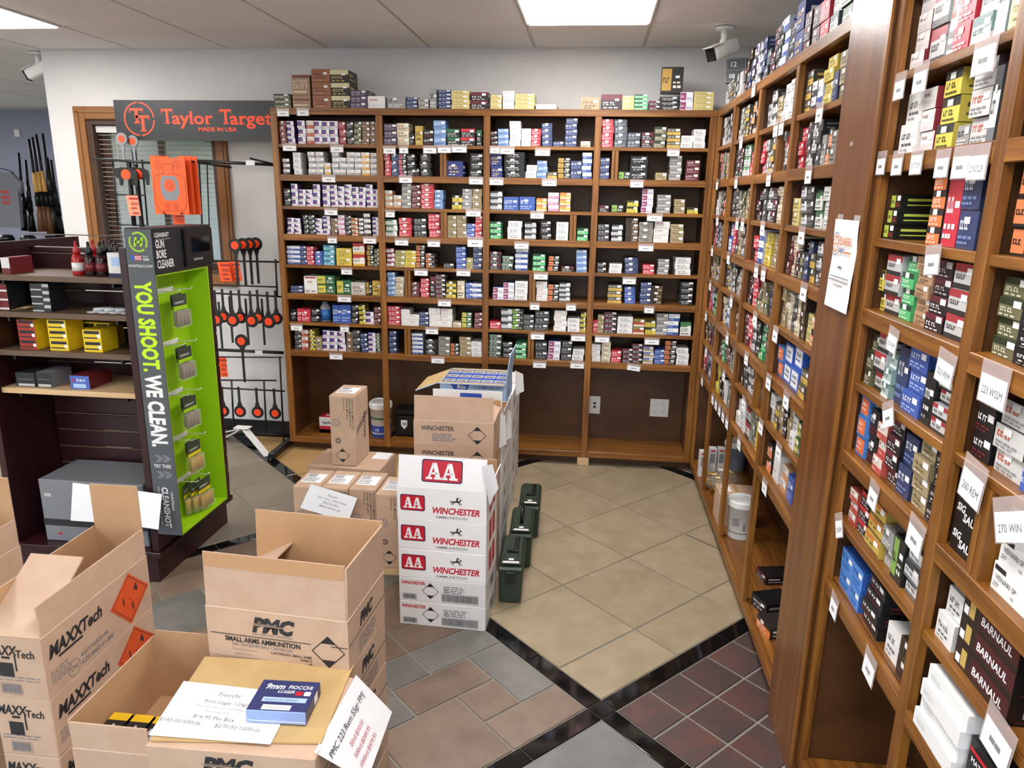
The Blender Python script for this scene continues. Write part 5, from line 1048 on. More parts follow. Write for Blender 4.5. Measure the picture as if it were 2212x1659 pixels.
sg = thing('price_sign', 'white price sheet lying under small blue box on tan cardboard', 'sign', (0, 0, 0)); sheet('sheet', q, 'paper', sg)
on_sheet(sg, q, [('Fiocchi', .018, 'ink_grey', .125, .035), ('9mm Luger 124gr', .014, 'ink_grey', .13, .058), ('Brass Case, Non Corrosive, Boxer', .0075, 'label_dot', .125, .072), ('Made in the USA', .0075, 'label_dot', .125, .086), ('$16.95 Per Box', .0145, 'ink_grey', .128, .105), ('$145.00/500rds', .0145, 'ink_grey', .065, .124), ('$270.00/1000rds', .0145, 'ink_grey', .19, .124)], .0008)
fb = at(532, 1560, 'z', .529); fe = at(662, 1566, 'z', .529)
mat('fiocchi_blue', '2a3468', .35); mat('fiocchi_side', '8da4d8', .4)
t = thing('small_cartridge_box', 'small blue and white cartridge box on white price sheet', 'ammunition box', (fb.x, fb.y, .5285), R(3)); wd = fe.x-fb.x
bm = bmesh.new(); box(bm, 0, wd, 0, .098, 0, .03); bm.normal_update(); bevel(bm, .0015); bm.normal_update()
for f in bm.faces: f.material_index = 1 if f.normal.y < -.5 else 0
link('carton_body', mesh('carton_body', bm, ['fiocchi_blue', 'fiocchi_side']), t); T3 = .0306
text('9mm', .024, 'white_ink', t, (.014, .068, T3), 'top', .025, .2, .85); text('FIOCCHI', .0155, 'white_ink', t, (.064, .07, T3), 'top', .02, 0, .85); text('LUGER', .012, 'white_ink', t, (.045, .056, T3), 'top', .015, .2); print_shape('red_badge', [rect(.085, .05, .1, .063)], 'win_red', t, (0, 0, T3), 'top'); print_shape('white_badge', [rrect(.103, .05, .117, .063, .003)], 'white_ink', t, (0, 0, T3), 'top')
print_shape('printed_panel', [rect(.022, .028, .115, .042)], 'pale_blue', t, (0, 0, T3), 'top'); text('9mm/115/1200/50', .0095, 'ink_grey', t, (.026, .031, T3+.0003), 'top', .01, .15); print_shape('sticker', [rect(.03, .004, .09, .019)], 'paper', t, (0, 0, T3), 'top'); print_shape('sticker_print', [rect(.034, .009, .084, .0102), rect(.034, .013, .08, .0142)], 'label_dot', t, (0, 0, T3+.0003), 'top'); print_shape('rule', [rect(.002, .006, wd-.002, .0075)], 'white_ink', t, (0, -.0004, 0))
bobj('end_sticker', (wd+.0002, wd+.0006, .055, .075, .005, .025), 'paper', t)
q = [Vector((-1.128, -3.04, .5255)), Vector((-1.122, -2.80, .5255)), at(847, 1538, 'z', .40), at(792, 1690, 'z', .40)]
sg = thing('price_sign', 'white price sheet folded over edge of front brown case', 'sign', (0, 0, 0)); sheet('sheet', q, 'paper', sg, curl=0)
on_sheet(sg, q, [('PMC 223 Rem 55gr FMJ', .020, 'ink', .125, .045), ('20rd $10.50', .0155, 'ink_red', .13, .075), ('500rd $249.95', .0155, 'ink_red', .13, .098), ('1000rd $479.95', .0155, 'ink_red', .13, .121)], .002)
# open case beside it
t = open_case('brown_cartridge_case', 'open brown case of black and yellow boxes beside tan cardboard', (-1.676, -3.0, .33), 0, .178, .31, .11, 'kraft', 'kraft_inside', {'front': (.065, 2), 'left': (.065, 3), 'back': (.08, 2)}, 'brown cartridge cases in the foreground')
for i in range(3): closed_case('brown_cartridge_case', f'brown cartridge case, {up(i,4)} of stack under the half covered open case', (-1.676, -3.0, i*.11), 0, .178, .31, .11, 'kraft', 'brown cartridge cases in the foreground')
for k in range(3): pmc_small((-1.666+.052*k, -2.96, .395), 0, f'black and yellow box in half covered open case, {ORD[k]} across', 'boxes in half covered open case')

# --- brown cases lettered MAXX Tech
mat('hazard_orange', 'd9531f', .5)
def maxx(i, x, y, n, open_, group, where, label=True):
    w, d, h = .14, .395, .155; loc = (x, y, i*h)
    if open_: t = open_case('tall_brown_case', f'open brown case with long raised flaps, topmost of {where}', loc, 0, w, d, h, 'kraft', 'kraft_inside', {'right': (.078, 0), 'left': (.078, 2), 'front': (.2, -56), 'back': (.2, 0)}, group)
    else: t = closed_case('tall_brown_case', f'brown case with black lettering, {up(i,n)} of {where}', loc, 0, w, d, h, 'kraft', group)
    r = w+.0008
    text('MAXX', .044, 'ink', t, (r, .016, h-.062), 'right', .04, .25, .85); text('Tech', .044, 'ink', t, (r, .122, h-.062), 'right', .03, .25, .85); print_shape('underline', [rect(.045, h-.074, .125, h-.068)], 'ink', t, (r, 0, 0), 'right')
    text('4G/Y16/S/21/H', .0165, 'ink_grey', t, (r, .11, .035), 'right', .015); text('KZS-8467-21-0KF', .0165, 'ink_grey', t, (r, .11, .015), 'right', .015); print_shape('small_print', lines(.014, .03, .07, .035, 5, rnd, .35), 'ink_grey', t, (r, 0, 0), 'right'); print_shape('round_mark', ring(.085, .026, .019, .0205, 22), 'ink_grey', t, (r, 0, 0), 'right'); text('UN', .016, 'ink_grey', t, (r, .074, .02), 'right', .01)
    if not label: return t
    lp = [(.228, h-.069), (.31, h-.008), (.388, h-.084), (.301, h-.15)]
    print_shape('hazard_label', [lp], 'hazard_orange', t, (r, 0, 0), 'right'); c = (.307, h-.078)
    ii = [tuple(Vector(c).lerp(Vector(p), .9)) for p in lp]; i2 = [tuple(Vector(c).lerp(Vector(p), .87)) for p in lp]; print_shape('label_border', [[ii[k], ii[(k+1) % 4], i2[(k+1) % 4], i2[k]] for k in range(4)], 'ink', t, (r+.0002, 0, 0), 'right')
    for s, dx, dz, sz in (('1', -.034, -.008, .032), ('.', -.004, -.004, .03), ('4', .018, .006, .034), ('S', .002, -.034, .026), ('1', .01, -.046, .012)): text(s, sz, 'ink', t, (r+.0004, c[0]+dx, c[1]+dz), 'right', .02, -.1)
    text('C.1', .014, 'ink_grey', t, (r, .358, .03), 'right', .01)
    text('MAXX', .034, 'ink', t, (.006, -.0008, h-.045), 'front', .03, .2, .72); text('Tech', .028, 'ink', t, (.075, -.0008, h-.05), 'front', .02, .1, .8); print_shape('stamp', [rect(.03, .055, .065, .09), rect(.07, .07, .074, .11), rect(.04, .1, .06, .106)], 'ink', t, (0, -.0006, 0)); print_shape('small_print', lines(.01, .045, .12, .015, 2, rnd, .3)+barcode(.03, .012, .075, .035, rnd), 'ink_grey', t, (0, -.0008, 0))
    return t
for i in range(4): maxx(i, -1.94, -2.90, 4, i == 3, 'brown cases with orange hazard labels', 'stack next to dark gondola')
for i in range(4): maxx(i, -2.315, -2.895, 4, i == 3, 'brown cases with orange hazard labels', 'second stack at frame edge', False)

# --- olive ammunition cans
mat('can_label', 'e9e6e6', .5)
for k, (x, y, a) in enumerate(((-.897, -1.60, 2.5), (-.885, -1.305, 2.5), (-.873, -1.01, 2.5))):
    t = thing('ammunition_can', ['olive plastic ammunition can, foremost in row beside white stack', 'olive plastic ammunition can in the middle of the row', 'olive plastic ammunition can at rear end of the row'][k], 'ammo can', (x, y, 0), R(a), 'olive ammunition cans on the tiles')
    bm = bmesh.new(); box(bm, -.048, .048, 0, .27, .0005, .145)
    for v in bm.verts:
        if v.co.z < .01: v.co.x *= .9; v.co.y = .135+(v.co.y-.135)*.96
    bevel(bm, .006); link('body', mesh('body', bm, 'olive_plastic'), t)
    bm = bmesh.new(); box(bm, -.052, .052, -.008, .278, .138, .162); bevel(bm, .007); link('lid', mesh('lid', bm, 'olive_plastic'), t)
    bm = bmesh.new(); box(bm, -.044, .044, .012, .26, .1622, .176); bevel(bm, .006); link('lid_panel', mesh('lid_panel', bm, 'olive_plastic'), t)
    for xx in (-.03, .03): bobj('rib', (xx-.003, xx+.003, .03, .08, .1762, .179), 'olive_dark', t)
    if k == 1: tubeobj('handle', [(0, .08, .174), (0, .085, .225), (0, .19, .225), (0, .195, .174)], .0075, 'black_plastic', t, 6)
    else: bobj('handle', (.006, .026, .1, .225, .1765, .186), 'black_plastic', t, bev=.003); bobj('handle_arm', (-.02, .026, .095, .11, .1765, .184), 'black_plastic', t)
    bobj('latch', (-.02, .02, -.02, -.0121, .1, .15), 'olive_dark', t, bev=.002)
    for z_, w_, yy in ((.1764, .032, .012), (.1764, .01, .036)): bobj('label', (-w_, w_, yy-.003, yy+.012, z_, z_+.0006), 'can_label', t)

# ================================================================== DARK SLATWALL GONDOLA
GX0, GX1, GY0, GY1 = -3.0, -2.345, -1.633, -1.03
gd = thing('slatwall_gondola', 'dark mahogany slatwall gondola with shelves and end panel', 'display stand', (0, 0, 0))
bobj('kick_base', (GX0+.03, GX1-.015, GY0+.0, GY1-.02, .0005, .115), 'mahogany', gd); bobj('deck', (GX0, GX1+.012, GY0-.015, GY1, .1155, .14), 'mahogany', gd, bev=.002)
bobj('end_panel', (GX1-.03, GX1, GY0, GY1, .1405, 1.37), 'mahogany', gd, bev=.002); bobj('end_panel', (GX0, GX0+.03, GY0, GY1, .1405, 1.37), 'mahogany', gd, bev=.002)
for k in range(16): bobj('groove_strip', (GX1+.0002, GX1+.003, GY0+.02, GY1-.003, .2+k*.075, .2+k*.075+.062), 'mahogany', gd)
k = 0; z = .16
while z < 1.33:
    bobj('slat_board', (GX0+.031, GX1-.031, -1.33, -1.31, z, min(z+.07, 1.345)), 'mahogany', gd, bev=.003); bobj('groove_lip', (GX0+.031, GX1-.031, -1.331, -1.325, z+.0702, z+.0745), 'shelf_laminate', gd); z += .0775
for zt, m in ((1.255, 'shelf_laminate'), (1.112, 'shelf_laminate'), (.958, 'shelf_laminate'), (.803, 'pine')):
    bobj('shelf', (GX0+.033, GX1-.033, -1.60, -1.3315, zt-.022, zt), m, gd, bev=.001)
    for x in (GX0+.1, GX1-.1): bobj('shelf_bracket', (x-.004, x+.004, -1.585, -1.332, zt-.04, zt-.0225), 'black_metal', gd)
def gl(u, v, z, y=-1.58): 
    p = at(u, v, 'y', y); return p.x
# things on it
def gbox(name, label, u0, u1, vt, z, face, side, items, d=.1, y=-1.575, group=None, n=1):
    a = at(u0, vt, 'y', y); b = at(u1, vt, 'y', y); h = (a.z-z)/n; w = b.x-a.x; o = None
    for i in range(n):
        o = lettered(name, label if n == 1 else f'{label}, {up(i,n)} in its pile', ((a.x+b.x)/2, y, z+.0005+i*h), w, h*.985, d, face, side, [tuple((it[0], it[1])+tuple(v*(w if j % 2 == 0 else h) for j, v in enumerate(it[2:6]))) if it[0] == 'rect' else it for it in items], 0, group)
    return o
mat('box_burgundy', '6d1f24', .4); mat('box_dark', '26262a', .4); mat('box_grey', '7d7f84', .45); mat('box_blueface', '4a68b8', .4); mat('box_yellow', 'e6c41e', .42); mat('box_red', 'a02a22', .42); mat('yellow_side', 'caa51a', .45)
gbox('burgundy_box', 'white fronted burgundy box at end of gondola top shelf', 0, 18, 556, 1.255, 'white_card', 'box_burgundy', [('rect', 'box_burgundy', -.5, .0, .5, .35)], .12)
bt_pos = [(162, 524, 'bottle_red', 'bottle_red'), (189, 524, 'bottle_dark', 'black_plastic'), (214, 526, 'bottle_dark', 'black_plastic'), (198, 519, 'bottle_red', 'bottle_red'), (222, 520, 'bottle_dark', 'black_plastic'), (237, 520, 'bottle_dark', 'black_plastic'), (248, 522, 'bottle_dark', 'black_plastic')]
for k, (u, v, mb, mc) in enumerate(bt_pos):
    back = k >= 3; y = -1.545 if not back else -1.47+.01*(k % 2); p = at(u, v, 'y', y)
    t = thing('oil_bottle', f'{"red" if "red" in mb else "dark"} oil bottle with cone cap, {ORD[k]} of cluster on gondola top shelf', 'bottle', (p.x, y, 1.2553), 0, 'oil bottles on gondola top shelf')
    bm = bmesh.new(); lathe(bm, [(.02, 0), (.021, .004), (.021, .062), (.016, .075), (.011, .08)], 16); link('bottle_body', mesh('bottle_body', bm, 'clear_amber' if False else mb), t, smooth=True)
    bm = bmesh.new(); lathe(bm, [(.013, .078), (.014, .095), (.006, .11), (.0045, .13)], 14); link('cap', mesh('cap', bm, mc), t, smooth=True)
    bm = bmesh.new(); lathe(bm, [(.0213, .018), (.0213, .05)], 16); link('label', mesh('label', bm, 'white_card' if k == 0 else 'box_burgundy'), t, smooth=True)
gbox('white_blue_box', 'white and navy cleaning box beside oil bottles', 230, 268, 545, 1.255, 'white_card', 'dark_navy', [('rect', 'dark_navy', -.5, 0, .5, .16), ('rect', 'pale_blue', -.3, .45, .35, .8)], .06)
gbox('dark_box', 'black and silver ammunition box on second gondola shelf', 63, 103, 612, 1.112, 'box_dark', 'box_dark', [('rect', 'grey_print', -.5, .02, .1, .22), ('rect', 'grey_print', .15, .5, .5, .95)], .09, group='dark boxes on second gondola shelf', n=4)
gbox('dark_box', 'maroon and white box at end of second gondola shelf', -12, 12, 612, 1.112, 'box_burgundy', 'box_dark', [('rect', 'white_card', -.5, .1, .5, .3)], .09, n=3)
for k in range(3):
    t = thing('flat_packet', f'flat tan packet lying on second gondola shelf, {ORD[k]} of three', 'packet', (at(22+18*k, 668, 'y', -1.54).x, -1.56+.02*k, 1.1124+.003*k), R(10*k-12), 'flat packets on second gondola shelf'); bobj('pouch', (-.035, .035, 0, .07, 0, .0025), 'board_tan', t); bobj('label', (-.02, .02, .02, .05, .0026, .003), 'box_dark', t)
for k in range(4):
    p = at(190+24*k, 668, 'y', -1.56); t = thing('tube_pack', f'silver blister tube pack on second gondola shelf, {ORD[k]} of four', 'packet', (p.x, -1.56, 1.1124), R(-35), 'silver tube packs'); bobj('card', (-.018, .018, 0, .1, 0, .002), 'paper', t); tubeobj('tube', [(0, .02, .0095), (0, .085, .0095)], .007, 'silver', t, 10); print_shape('printed_panel', [rect(-.014, .086, .014, .098)], 'box_red', t, (0, 0, .0023), 'top')
for k, (u0, u1, vt, n, nm, fc) in enumerate(((35, 72, 690, 3, 'red and yellow', 'box_red'), (100, 140, 690, 3, 'yellow', 'box_yellow'), (177, 216, 712, 2, 'yellow', 'box_yellow'))):
    gbox('primer_box', f'{nm} box in {ORD[k]} pile on third gondola shelf', u0, u1, vt, .958, fc, 'box_yellow', [('rect', 'carton_black', -.42, .62, .42, .9), ('rect', 'ink', -.45, .2, .3, .32), ('rect', 'white_ink', .28, .3, .45, .6)], .1, group='yellow boxes on third gondola shelf', n=n)
for k, (u0, u1, vt) in enumerate(((60, 96, 690), (128, 160, 692), (172, 205, 690), (205, 235, 692))):
    gbox('primer_box', f'yellow box behind the front piles on third gondola shelf, {ORD[k]} across', u0, u1, vt+4, .958, 'box_yellow', 'yellow_side', [('rect', 'carton_black', -.4, .75, .4, .92)], .09, -1.46, 'yellow boxes at back of third gondola shelf')
for k, (u0, u1) in enumerate(((32, 73), (76, 108))): gbox('dark_box', f'black and grey box on pine gondola shelf, {ORD[k]} from its end', u0, u1, 804, .803, 'box_dark', 'box_grey' if k else 'box_dark', [('rect', 'grey_print', -.4, .05, .45, .22), ('rect', 'ink_grey', -.4, .5, .4, .54)], .12)
o = gbox('subsonic_box', 'blue fronted burgundy box on pine gondola shelf', 150, 191, 811, .803, 'box_blueface', 'box_burgundy', [('rect', 'pale_blue', -.35, .1, .3, .4), ('SUB-X', .014, 'white_ink', -.014, .032, .02, 0), ('H', .018, 'win_red', -.034, .03, .04, 0)], .14)
# grey carton on the deck with a white paper sheet leaning on it
t = thing('grey_carton', 'grey printed carton standing on gondola deck', 'box', (-2.87, -1.6, .1405)); bobj('body', (0, .46, 0, .24, 0, .275), 'box_grey', t, bev=.003); bobj('printed_band', (.0, .46, -.0008, -.0002, .07, .1), 'box_dark', t); bobj('small_label', (.02, .05, -.0008, -.0002, .2, .215), 'grey_print', t); print_shape('flag_mark', [rect(.06, .03, .075, .04)], 'win_red', t, (0, -.0008, 0))
q = [Vector((-2.667, -1.66, .436)), Vector((-2.29, -1.66, .41)), Vector((-2.295, -1.70, .275)), Vector((-2.667, -1.70, .289))]
sg = thing('paper_sheet', 'blank white paper sheet leaning in front of grey carton', 'paper', (0, 0, 0)); sheet('sheet', q, 'paper', sg, curl=.02)

# ------------------------------------------------------------------ lime green hanging display on the gondola end
DX0, DX1, DY0, DY1, DZ0, DZ1 = GX1+.0035, -2.238, -1.636, -1.255, .222, 1.275
dp = thing('product_display', 'lime green and charcoal gun cleaner display hung on gondola end', 'display', (0, 0, 0))
e = .006
bobj('side_panel', (DX0, DX1, DY0, DY0+e, DZ0, 1.44), 'charcoal_print', dp); bobj('tray_side', (DX0, DX1, DY1-e, DY1, DZ0, DZ1), 'lime', dp)
bobj('tray_side', (DX0, DX1-.0005, DY0+e, DY0+e+.003, DZ0, DZ1-.001), 'lime', dp); bobj('tray_back', (DX0, DX0+e, DY0+e+.003, DY1-e, DZ0, DZ1), 'lime', dp); bobj('tray_bottom', (DX0+e, DX1, DY0+e+.003, DY1-e, DZ0, DZ0+e), 'lime', dp); bobj('tray_top', (DX0+e, DX1, DY0+e+.003, DY1-e, DZ1-e, DZ1), 'lime', dp)
hd = bobj('header', (DX0, DX1+.004, DY0+e, DY1+.035, DZ1+.0005, 1.445), 'dark_print', dp)
fx = DX1+.0048
for s, sz, z0 in (('GUN', .042, 1.372), ('BORE', .042, 1.335), ('CLEANER', .042, 1.298)): text(s, sz, 'white_ink', hd, (fx, DY0+.015, z0), 'right', .02, 0, .62)
text('CLEANSHOT', .022, 'white_ink', hd, (fx, DY0+.012, 1.412), 'right', .02, .2, .75); print_shape('small_print', lines(DY0+.02, 1.402, .1, .006, 1, rnd)+[], 'label_dot', hd, (fx, 0, 0), 'right')
bobj('screen_frame', (DX1+.0045, DX1+.016, DY0+.2, DY1+.03, DZ1+.012, 1.435), 'black_plastic', hd, bev=.003); bobj('screen', (DX1+.0162, DX1+.0166, DY0+.245, DY1+.0, 1.34, 1.4), 'black_lens', hd); text('CHECK THIS OUT', .011, 'white_ink', hd, (DX1+.0168, DY0+.25, 1.31), 'right', .01, 0, .8)
fy = DY0-.0006; cx = (DX0+DX1)/2
print_shape('logo_ring', ring(cx, 1.395, .03, .037, 28, -.6, 2.2)+ring(cx, 1.395, .03, .037, 28, 2.6, 5.4), 'lime', dp, (0, fy, 0)); print_shape('logo_letter', [[(cx-.02, 1.378), (cx-.01, 1.378), (cx-.002, 1.413), (cx-.012, 1.413)], [(cx+.004, 1.378), (cx+.014, 1.378), (cx+.022, 1.413), (cx+.012, 1.413)], [(cx-.012, 1.391), (cx+.012, 1.391), (cx+.014, 1.4), (cx-.01, 1.4)]], 'lime', dp, (0, fy-.0003, 0))
text('USA', .013, 'white_ink', dp, (cx+.012, fy, 1.328), 'front', .02, .1); text('Made in', .007, 'white_ink', dp, (cx+.012, fy, 1.341), 'front', 0); print_shape('flag_blue', [rect(cx-.035, 1.328, cx-.02, 1.346)], 'win_blue', dp, (0, fy, 0)); print_shape('flag_stripes', [rect(cx-.02, 1.328+.0052*k, cx+.006, 1.331+.0052*k) for k in range(4)], 'win_red', dp, (0, fy, 0)); print_shape('flag_field', [rect(cx-.02, 1.328, cx+.006, 1.346)], 'white_ink', dp, (0, fy+.0002, 0))
text('HUNTEGO.COM', .0135, 'white_ink', dp, (cx, fy, 1.303), 'front', .005, 0, .95, 'CENTER')
def vtext(s, size, m, x, z0, z1, bold):
    wd = max(v.co.x for v in textmesh(s, size, m, bold, 0, 1).vertices); text(s, size, m, dp, (x, fy, z0), 'front', bold, 0, (z0-z1)/wd, rz=R(-90))
vtext('YOU SHOOT.', .088, 'lime_text', cx-.03, 1.247, .905, .045); vtext('WE CLEAN.', .088, 'white_ink', cx-.03, .89, .6, .045)
text('TRY THIS!', .021, 'white_ink', dp, (cx, fy, .512), 'front', .015, 0, .8, 'CENTER')
for zz in (.536, .468): print_shape('chevrons', [[(cx-.03+o, zz), (cx-.01+o, zz), (cx+.01+o, zz+.015), (cx-.01+o, zz+.03), (cx-.03+o, zz+.03), (cx-.012+o, zz+.015)] for o in (0, .03)], 'box_grey', dp, (0, fy+.0001, 0))
vtext('CLEANSHOT', .036, 'white_ink', cx-.014, .43, .255, .03); vtext('HUNTEGO', .014, 'white_ink', cx+.022, .41, .33, .01); vtext('KNOW THE GUN BORE CLEANER', .0085, 'white_ink', cx-.03, .43, .265, 0)
# hooks with blister packs
mat('pack_card', '3c4538', .45); mat('pack_clear', 'e6e6e0', .08, alpha=.16); mat('swab', '8a7a64', .7); mat('swab_gold', 'c29a2c', .5)
for k, z in enumerate((1.19, .975, .765, .57, .385)):
    hk = thing('display_hook', f'white wire hook on green display, {ORD[k]} from top', 'hook', (DX0+e, -1.43, z), 0, 'white hooks of the green display')
    for dy in (-.04, .05): tubeobj('prong', [(.001, dy, 0), (.085, dy, .004), (.092, dy, .012)], .0025, 'white_plastic', hk, 6)
    bobj('plate', (.0005, .003, -.05, .06, -.008, .012), 'white_plastic', hk)
    npk = 3 if k == 4 else 2
    for j in range(npk):
        t = thing('swab_pack', f'blister pack of bore swabs on {ORD[k]} hook, {ORD[j]} from front', 'swab pack', (DX0+.075-.022*j, -1.44+(.012*j if k < 4 else -.03*j+.05), z-.012), R(90)+.12*(j-.5), 'swab packs on green display')
        bobj('card', (-.045, .045, 0, .0015, -.06, .0), 'pack_card', t); print_shape('green_band', [rect(-.045, -.06, .045, -.045)], 'lime' if k < 3 else 'yellow_ink', t, (0, -.0005, 0)); text('CLEANSHOT', .012, 'white_ink', t, (-.036, -.0008, -.035), 'front', .01, .2, .9)
        for a in range(4): tubeobj('swab', [(-.033+.022*a, -.008, -.068), (-.033+.022*a, -.008, -.125)], .0085, 'swab' if k < 3 else 'swab_gold', t, 8)
        bobj('blister', (-.046, .046, -.018, -.0005, -.132, -.062), 'pack_clear', t, bev=.003)

# ================================================================== TARGET RACK
rk = thing('target_rack', 'black steel target rack with sign in front of window', 'display rack', (0, 0, 0)); RY = .11
def rb(name, u0, v0, u1, v1, r=.007, y0=None, y1=None, m='black_metal'):
    a = at(u0, v0, 'y', RY if y0 is None else y0); b = at(u1, v1, 'y', RY if y1 is None else y1); return tubeobj(name, [a, b], r, m, rk, 6)
s0 = at(245, 216, 'y', RY); s1 = at(255, 302, 'y', RY)
sb = bobj('sign_board', (s0.x, -2.488, RY-.004, RY, s1.z, s0.z), 'dark_print', rk)
def sx(u): return at(u, 258, 'y', RY).x
def sz_(v): return at(420, v, 'y', RY).z
fy = RY-.0045; cx, cz = sx(302), sz_(258); rr = .1
print_shape('logo_ring', ring(cx, cz, .088, .096, 40, .1, 1.5)+ring(cx, cz, .088, .096, 40, 1.64, 4.64)+ring(cx, cz, .088, .096, 40, 4.78, 6.2), 'orange', sb, (0, fy, 0))
def serifT(x, y, w, h, t=.22):
    return [rect(x, y+h*.84, x+w, y+h), [(x, y+h*.84), (x+w*.06, y+h*.84), (x+w*.03, y+h*.68), (x, y+h*.66)], [(x+w, y+h*.84), (x+w*.94, y+h*.84), (x+w*.97, y+h*.68), (x+w, y+h*.66)], rect(x+w*(.5-t/2), y+h*.08, x+w*(.5+t/2), y+h*.84), rect(x+w*.28, y, x+w*.72, y+h*.09)]
print_shape('logo_letters', serifT(cx-.058, cz-.025, .085, .085)+serifT(cx-.022, cz-.07, .085, .09), 'orange', sb, (0, fy-.0003, 0))
hT = .083; zb = sz_(268)
print_shape('serif_letters', serifT(sx(350), zb, .072, hT)+serifT(sx(476), zb, .072, hT), 'orange', sb, (0, fy-.0003, 0))
def word(s, u0, u1):
    me = textmesh(s, .1, 'orange', .022, 0, 1); w0 = max(v.co.x for v in me.vertices); a = sx(u0); b = sx(u1)
    text(s, .1, 'orange', sb, (a, fy-.0003, zb), 'front', .022, 0, (b-a)/w0)
word('aylor', 372, 461); word('argets', 497, 604)
print_shape('serifs', [rect(sx(u)-.012, zb, sx(u)+.012, zb+.006) for u in (415, 450, 525)], 'orange', sb, (0, fy-.0004, 0))
text('MADE IN USA', .03, 'orange', sb, (sx(427), fy-.0003, sz_(283)), 'front', .03, 0, (sx(511)-sx(427))/max(v.co.x for v in textmesh('MADE IN USA', .03, 'orange', .03, 0, 1).vertices))
# posts, bars, grid
xr = at(606, 560, 'y', RY).x
for x, z0, z1 in ((-3.40, .06, 2.02), (-2.515, .06, 1.25)): tubeobj('upright', [(x, RY+.02, z0), (x, RY+.02, z1)], .014, 'black_metal', rk, 8)
for a, b in (((-3.40, RY+.02, .05), (-2.5, RY+.02, .05)),): tubeobj('base_bar', [a, b], .016, 'black_metal', rk, 8)
fo = at(615, 992, 'z', .012); bobj('foot', (-2.535, -2.495, fo.y, RY+.18, .012, .045), 'black_metal', rk, bev=.003); bobj('foot', (-3.42, -3.38, fo.y, RY+.18, .012, .045), 'black_metal', rk, bev=.003); tubeobj('foot_pad', [(-2.515, fo.y+.02, .0005), (-2.515, fo.y+.02, .0125)], .01, 'black_metal', rk, 8)
rb('arm_bar', 420, 348, 592, 356, .009); rb('arm', 200, 343, 330, 352, .007, .12, -.02); rb('arm', 380, 344, 500, 362, .006, -.06, .1); rb('arm', 540, 342, 596, 356, .006, -.03, .1)
rb('price_rail', 450, 563, 605, 566, .006); rb('price_rail', 452, 615, 600, 620, .005); rb('price_rail', 455, 633, 608, 641, .006); rb('tray_bar', 460, 755, 612, 762, .011); rb('tray_bar', 470, 771, 610, 772, .005, -.03, -.03); rb('tray_bar', 472, 821, 597, 822, .006); rb('tray_bar', 476, 838, 615, 845, .006)
for u, v0, v1 in ((500, 822, 925), (570, 824, 930), (604, 770, 955), (595, 560, 640), (455, 560, 620)): rb('drop_bar', u, v0, u+(v1-v0)*.05, v1, .006)
for k, u in enumerate((243, 278, 307)): rb('grid_wire', u, 345, u+12, 488, .005 if k != 1 else .014)
for v in (420, 485): rb('grid_wire', 235, v, 315, v+2, .004)
rb('grid_wire', 430, 350, 440, 560, .005); rb('grid_wire', 447, 350, 456, 600, .004)
bobj('tag', (at(533, 352, 'y', RY).x, at(552, 352, 'y', RY).x, RY-.013, RY-.0125, at(540, 357, 'y', RY).z, at(540, 347, 'y', RY).z), 'paper', rk); bobj('tag', (at(553, 761, 'y', RY).x, at(569, 761, 'y', RY).x, RY-.013, RY-.0125, at(560, 766, 'y', RY).z, at(560, 756, 'y', RY).z), 'paper', rk)
def paddle(u, v, r, y, ln, label, rim='black_metal', w=.007):
    p = at(u, v, 'y', y); t = thing('paddle_target', label, 'target', p, 0, 'round paddle targets on the rack')
    bm = bmesh.new(); lathe(bm, [(r*.97, 0), (r, .002), (r, .007), (r*.97, .009)], 28); link('disc', mesh('disc', bm, rim), t, (0, .009, 0), (R(90), 0, 0))
    bm = bmesh.new(); lathe(bm, [(r*.58, 0), (r*.58, .001)], 24); c = link('orange_centre', mesh('orange_centre', bm, 'orange'), t, (0, -.0002, 0), (R(90), 0, 0))
    print_shape('centre_mark', ring(0, 0, r*.12, r*.15, 10), 'box_red', t, (0, -.0016, 0))
    s = 1 if ln > 0 else -1
    bm = bmesh.new(); poly(bm, [(-r*.45, s*r*.85), (r*.45, s*r*.85), (w, s*(r+.03)), (w, ln), (-w, ln), (-w, s*(r+.03))], .006, 0, 'y'); link('stem', mesh('stem', bm, rim), t, (0, .003, 0)); return t
paddle(262, 300, .036, .04, -.13, 'grey rimmed orange paddle target on top arm beside sign', 'box_grey'); paddle(286, 305, .034, .06, -.13, 'second grey rimmed paddle target on top arm under sign', 'box_grey')
for k, (u, v) in enumerate(((507, 530), (524, 529), (538, 528), (552, 527))): paddle(u, v, .04, -.04+.045*k, -.24, f'raised black paddle target with orange centre, {ORD[k]} of four in line')
for k, (u, v) in enumerate(((467, 691), (502, 692), (543, 693), (580, 695))): paddle(u, v, .041, -.03, .18, f'hanging paddle target in front row, {ORD[k]} along the rail')
for k, (u, v) in enumerate(((483, 684), (519, 686), (558, 686), (597, 688))): paddle(u, v, .038, .06, .17, f'hanging paddle target in rear row, {ORD[k]} along the rail')
for k, (u, v) in enumerate(((495, 700), (530, 705), (565, 705), (472, 712))):
    a = at(u, v-60, 'y', .085); b = at(u, v+40, 'y', .085); tg_ = tag(bobj('steel_stake', (-.006, .006, -.003, .003, b.z-a.z, 0), 'black_metal', None, (a.x, .085, a.z)), f'flat black steel stake hanging behind paddles, {ORD[k]} along', 'stake', 'steel stakes on target rack')
paddle(521, 737, .042, -.03, -.26, 'single raised paddle target above the lower rail')
for k, (u, v) in enumerate(((482, 888), (518, 889), (556, 891), (594, 893))): paddle(u, v, .039, .03, .16, f'lowest paddle target hanging near floor, {ORD[k]} along')
paddle(426, 520, .034, -.2, -.1, 'grey rimmed paddle target peeking behind green display', 'box_grey')
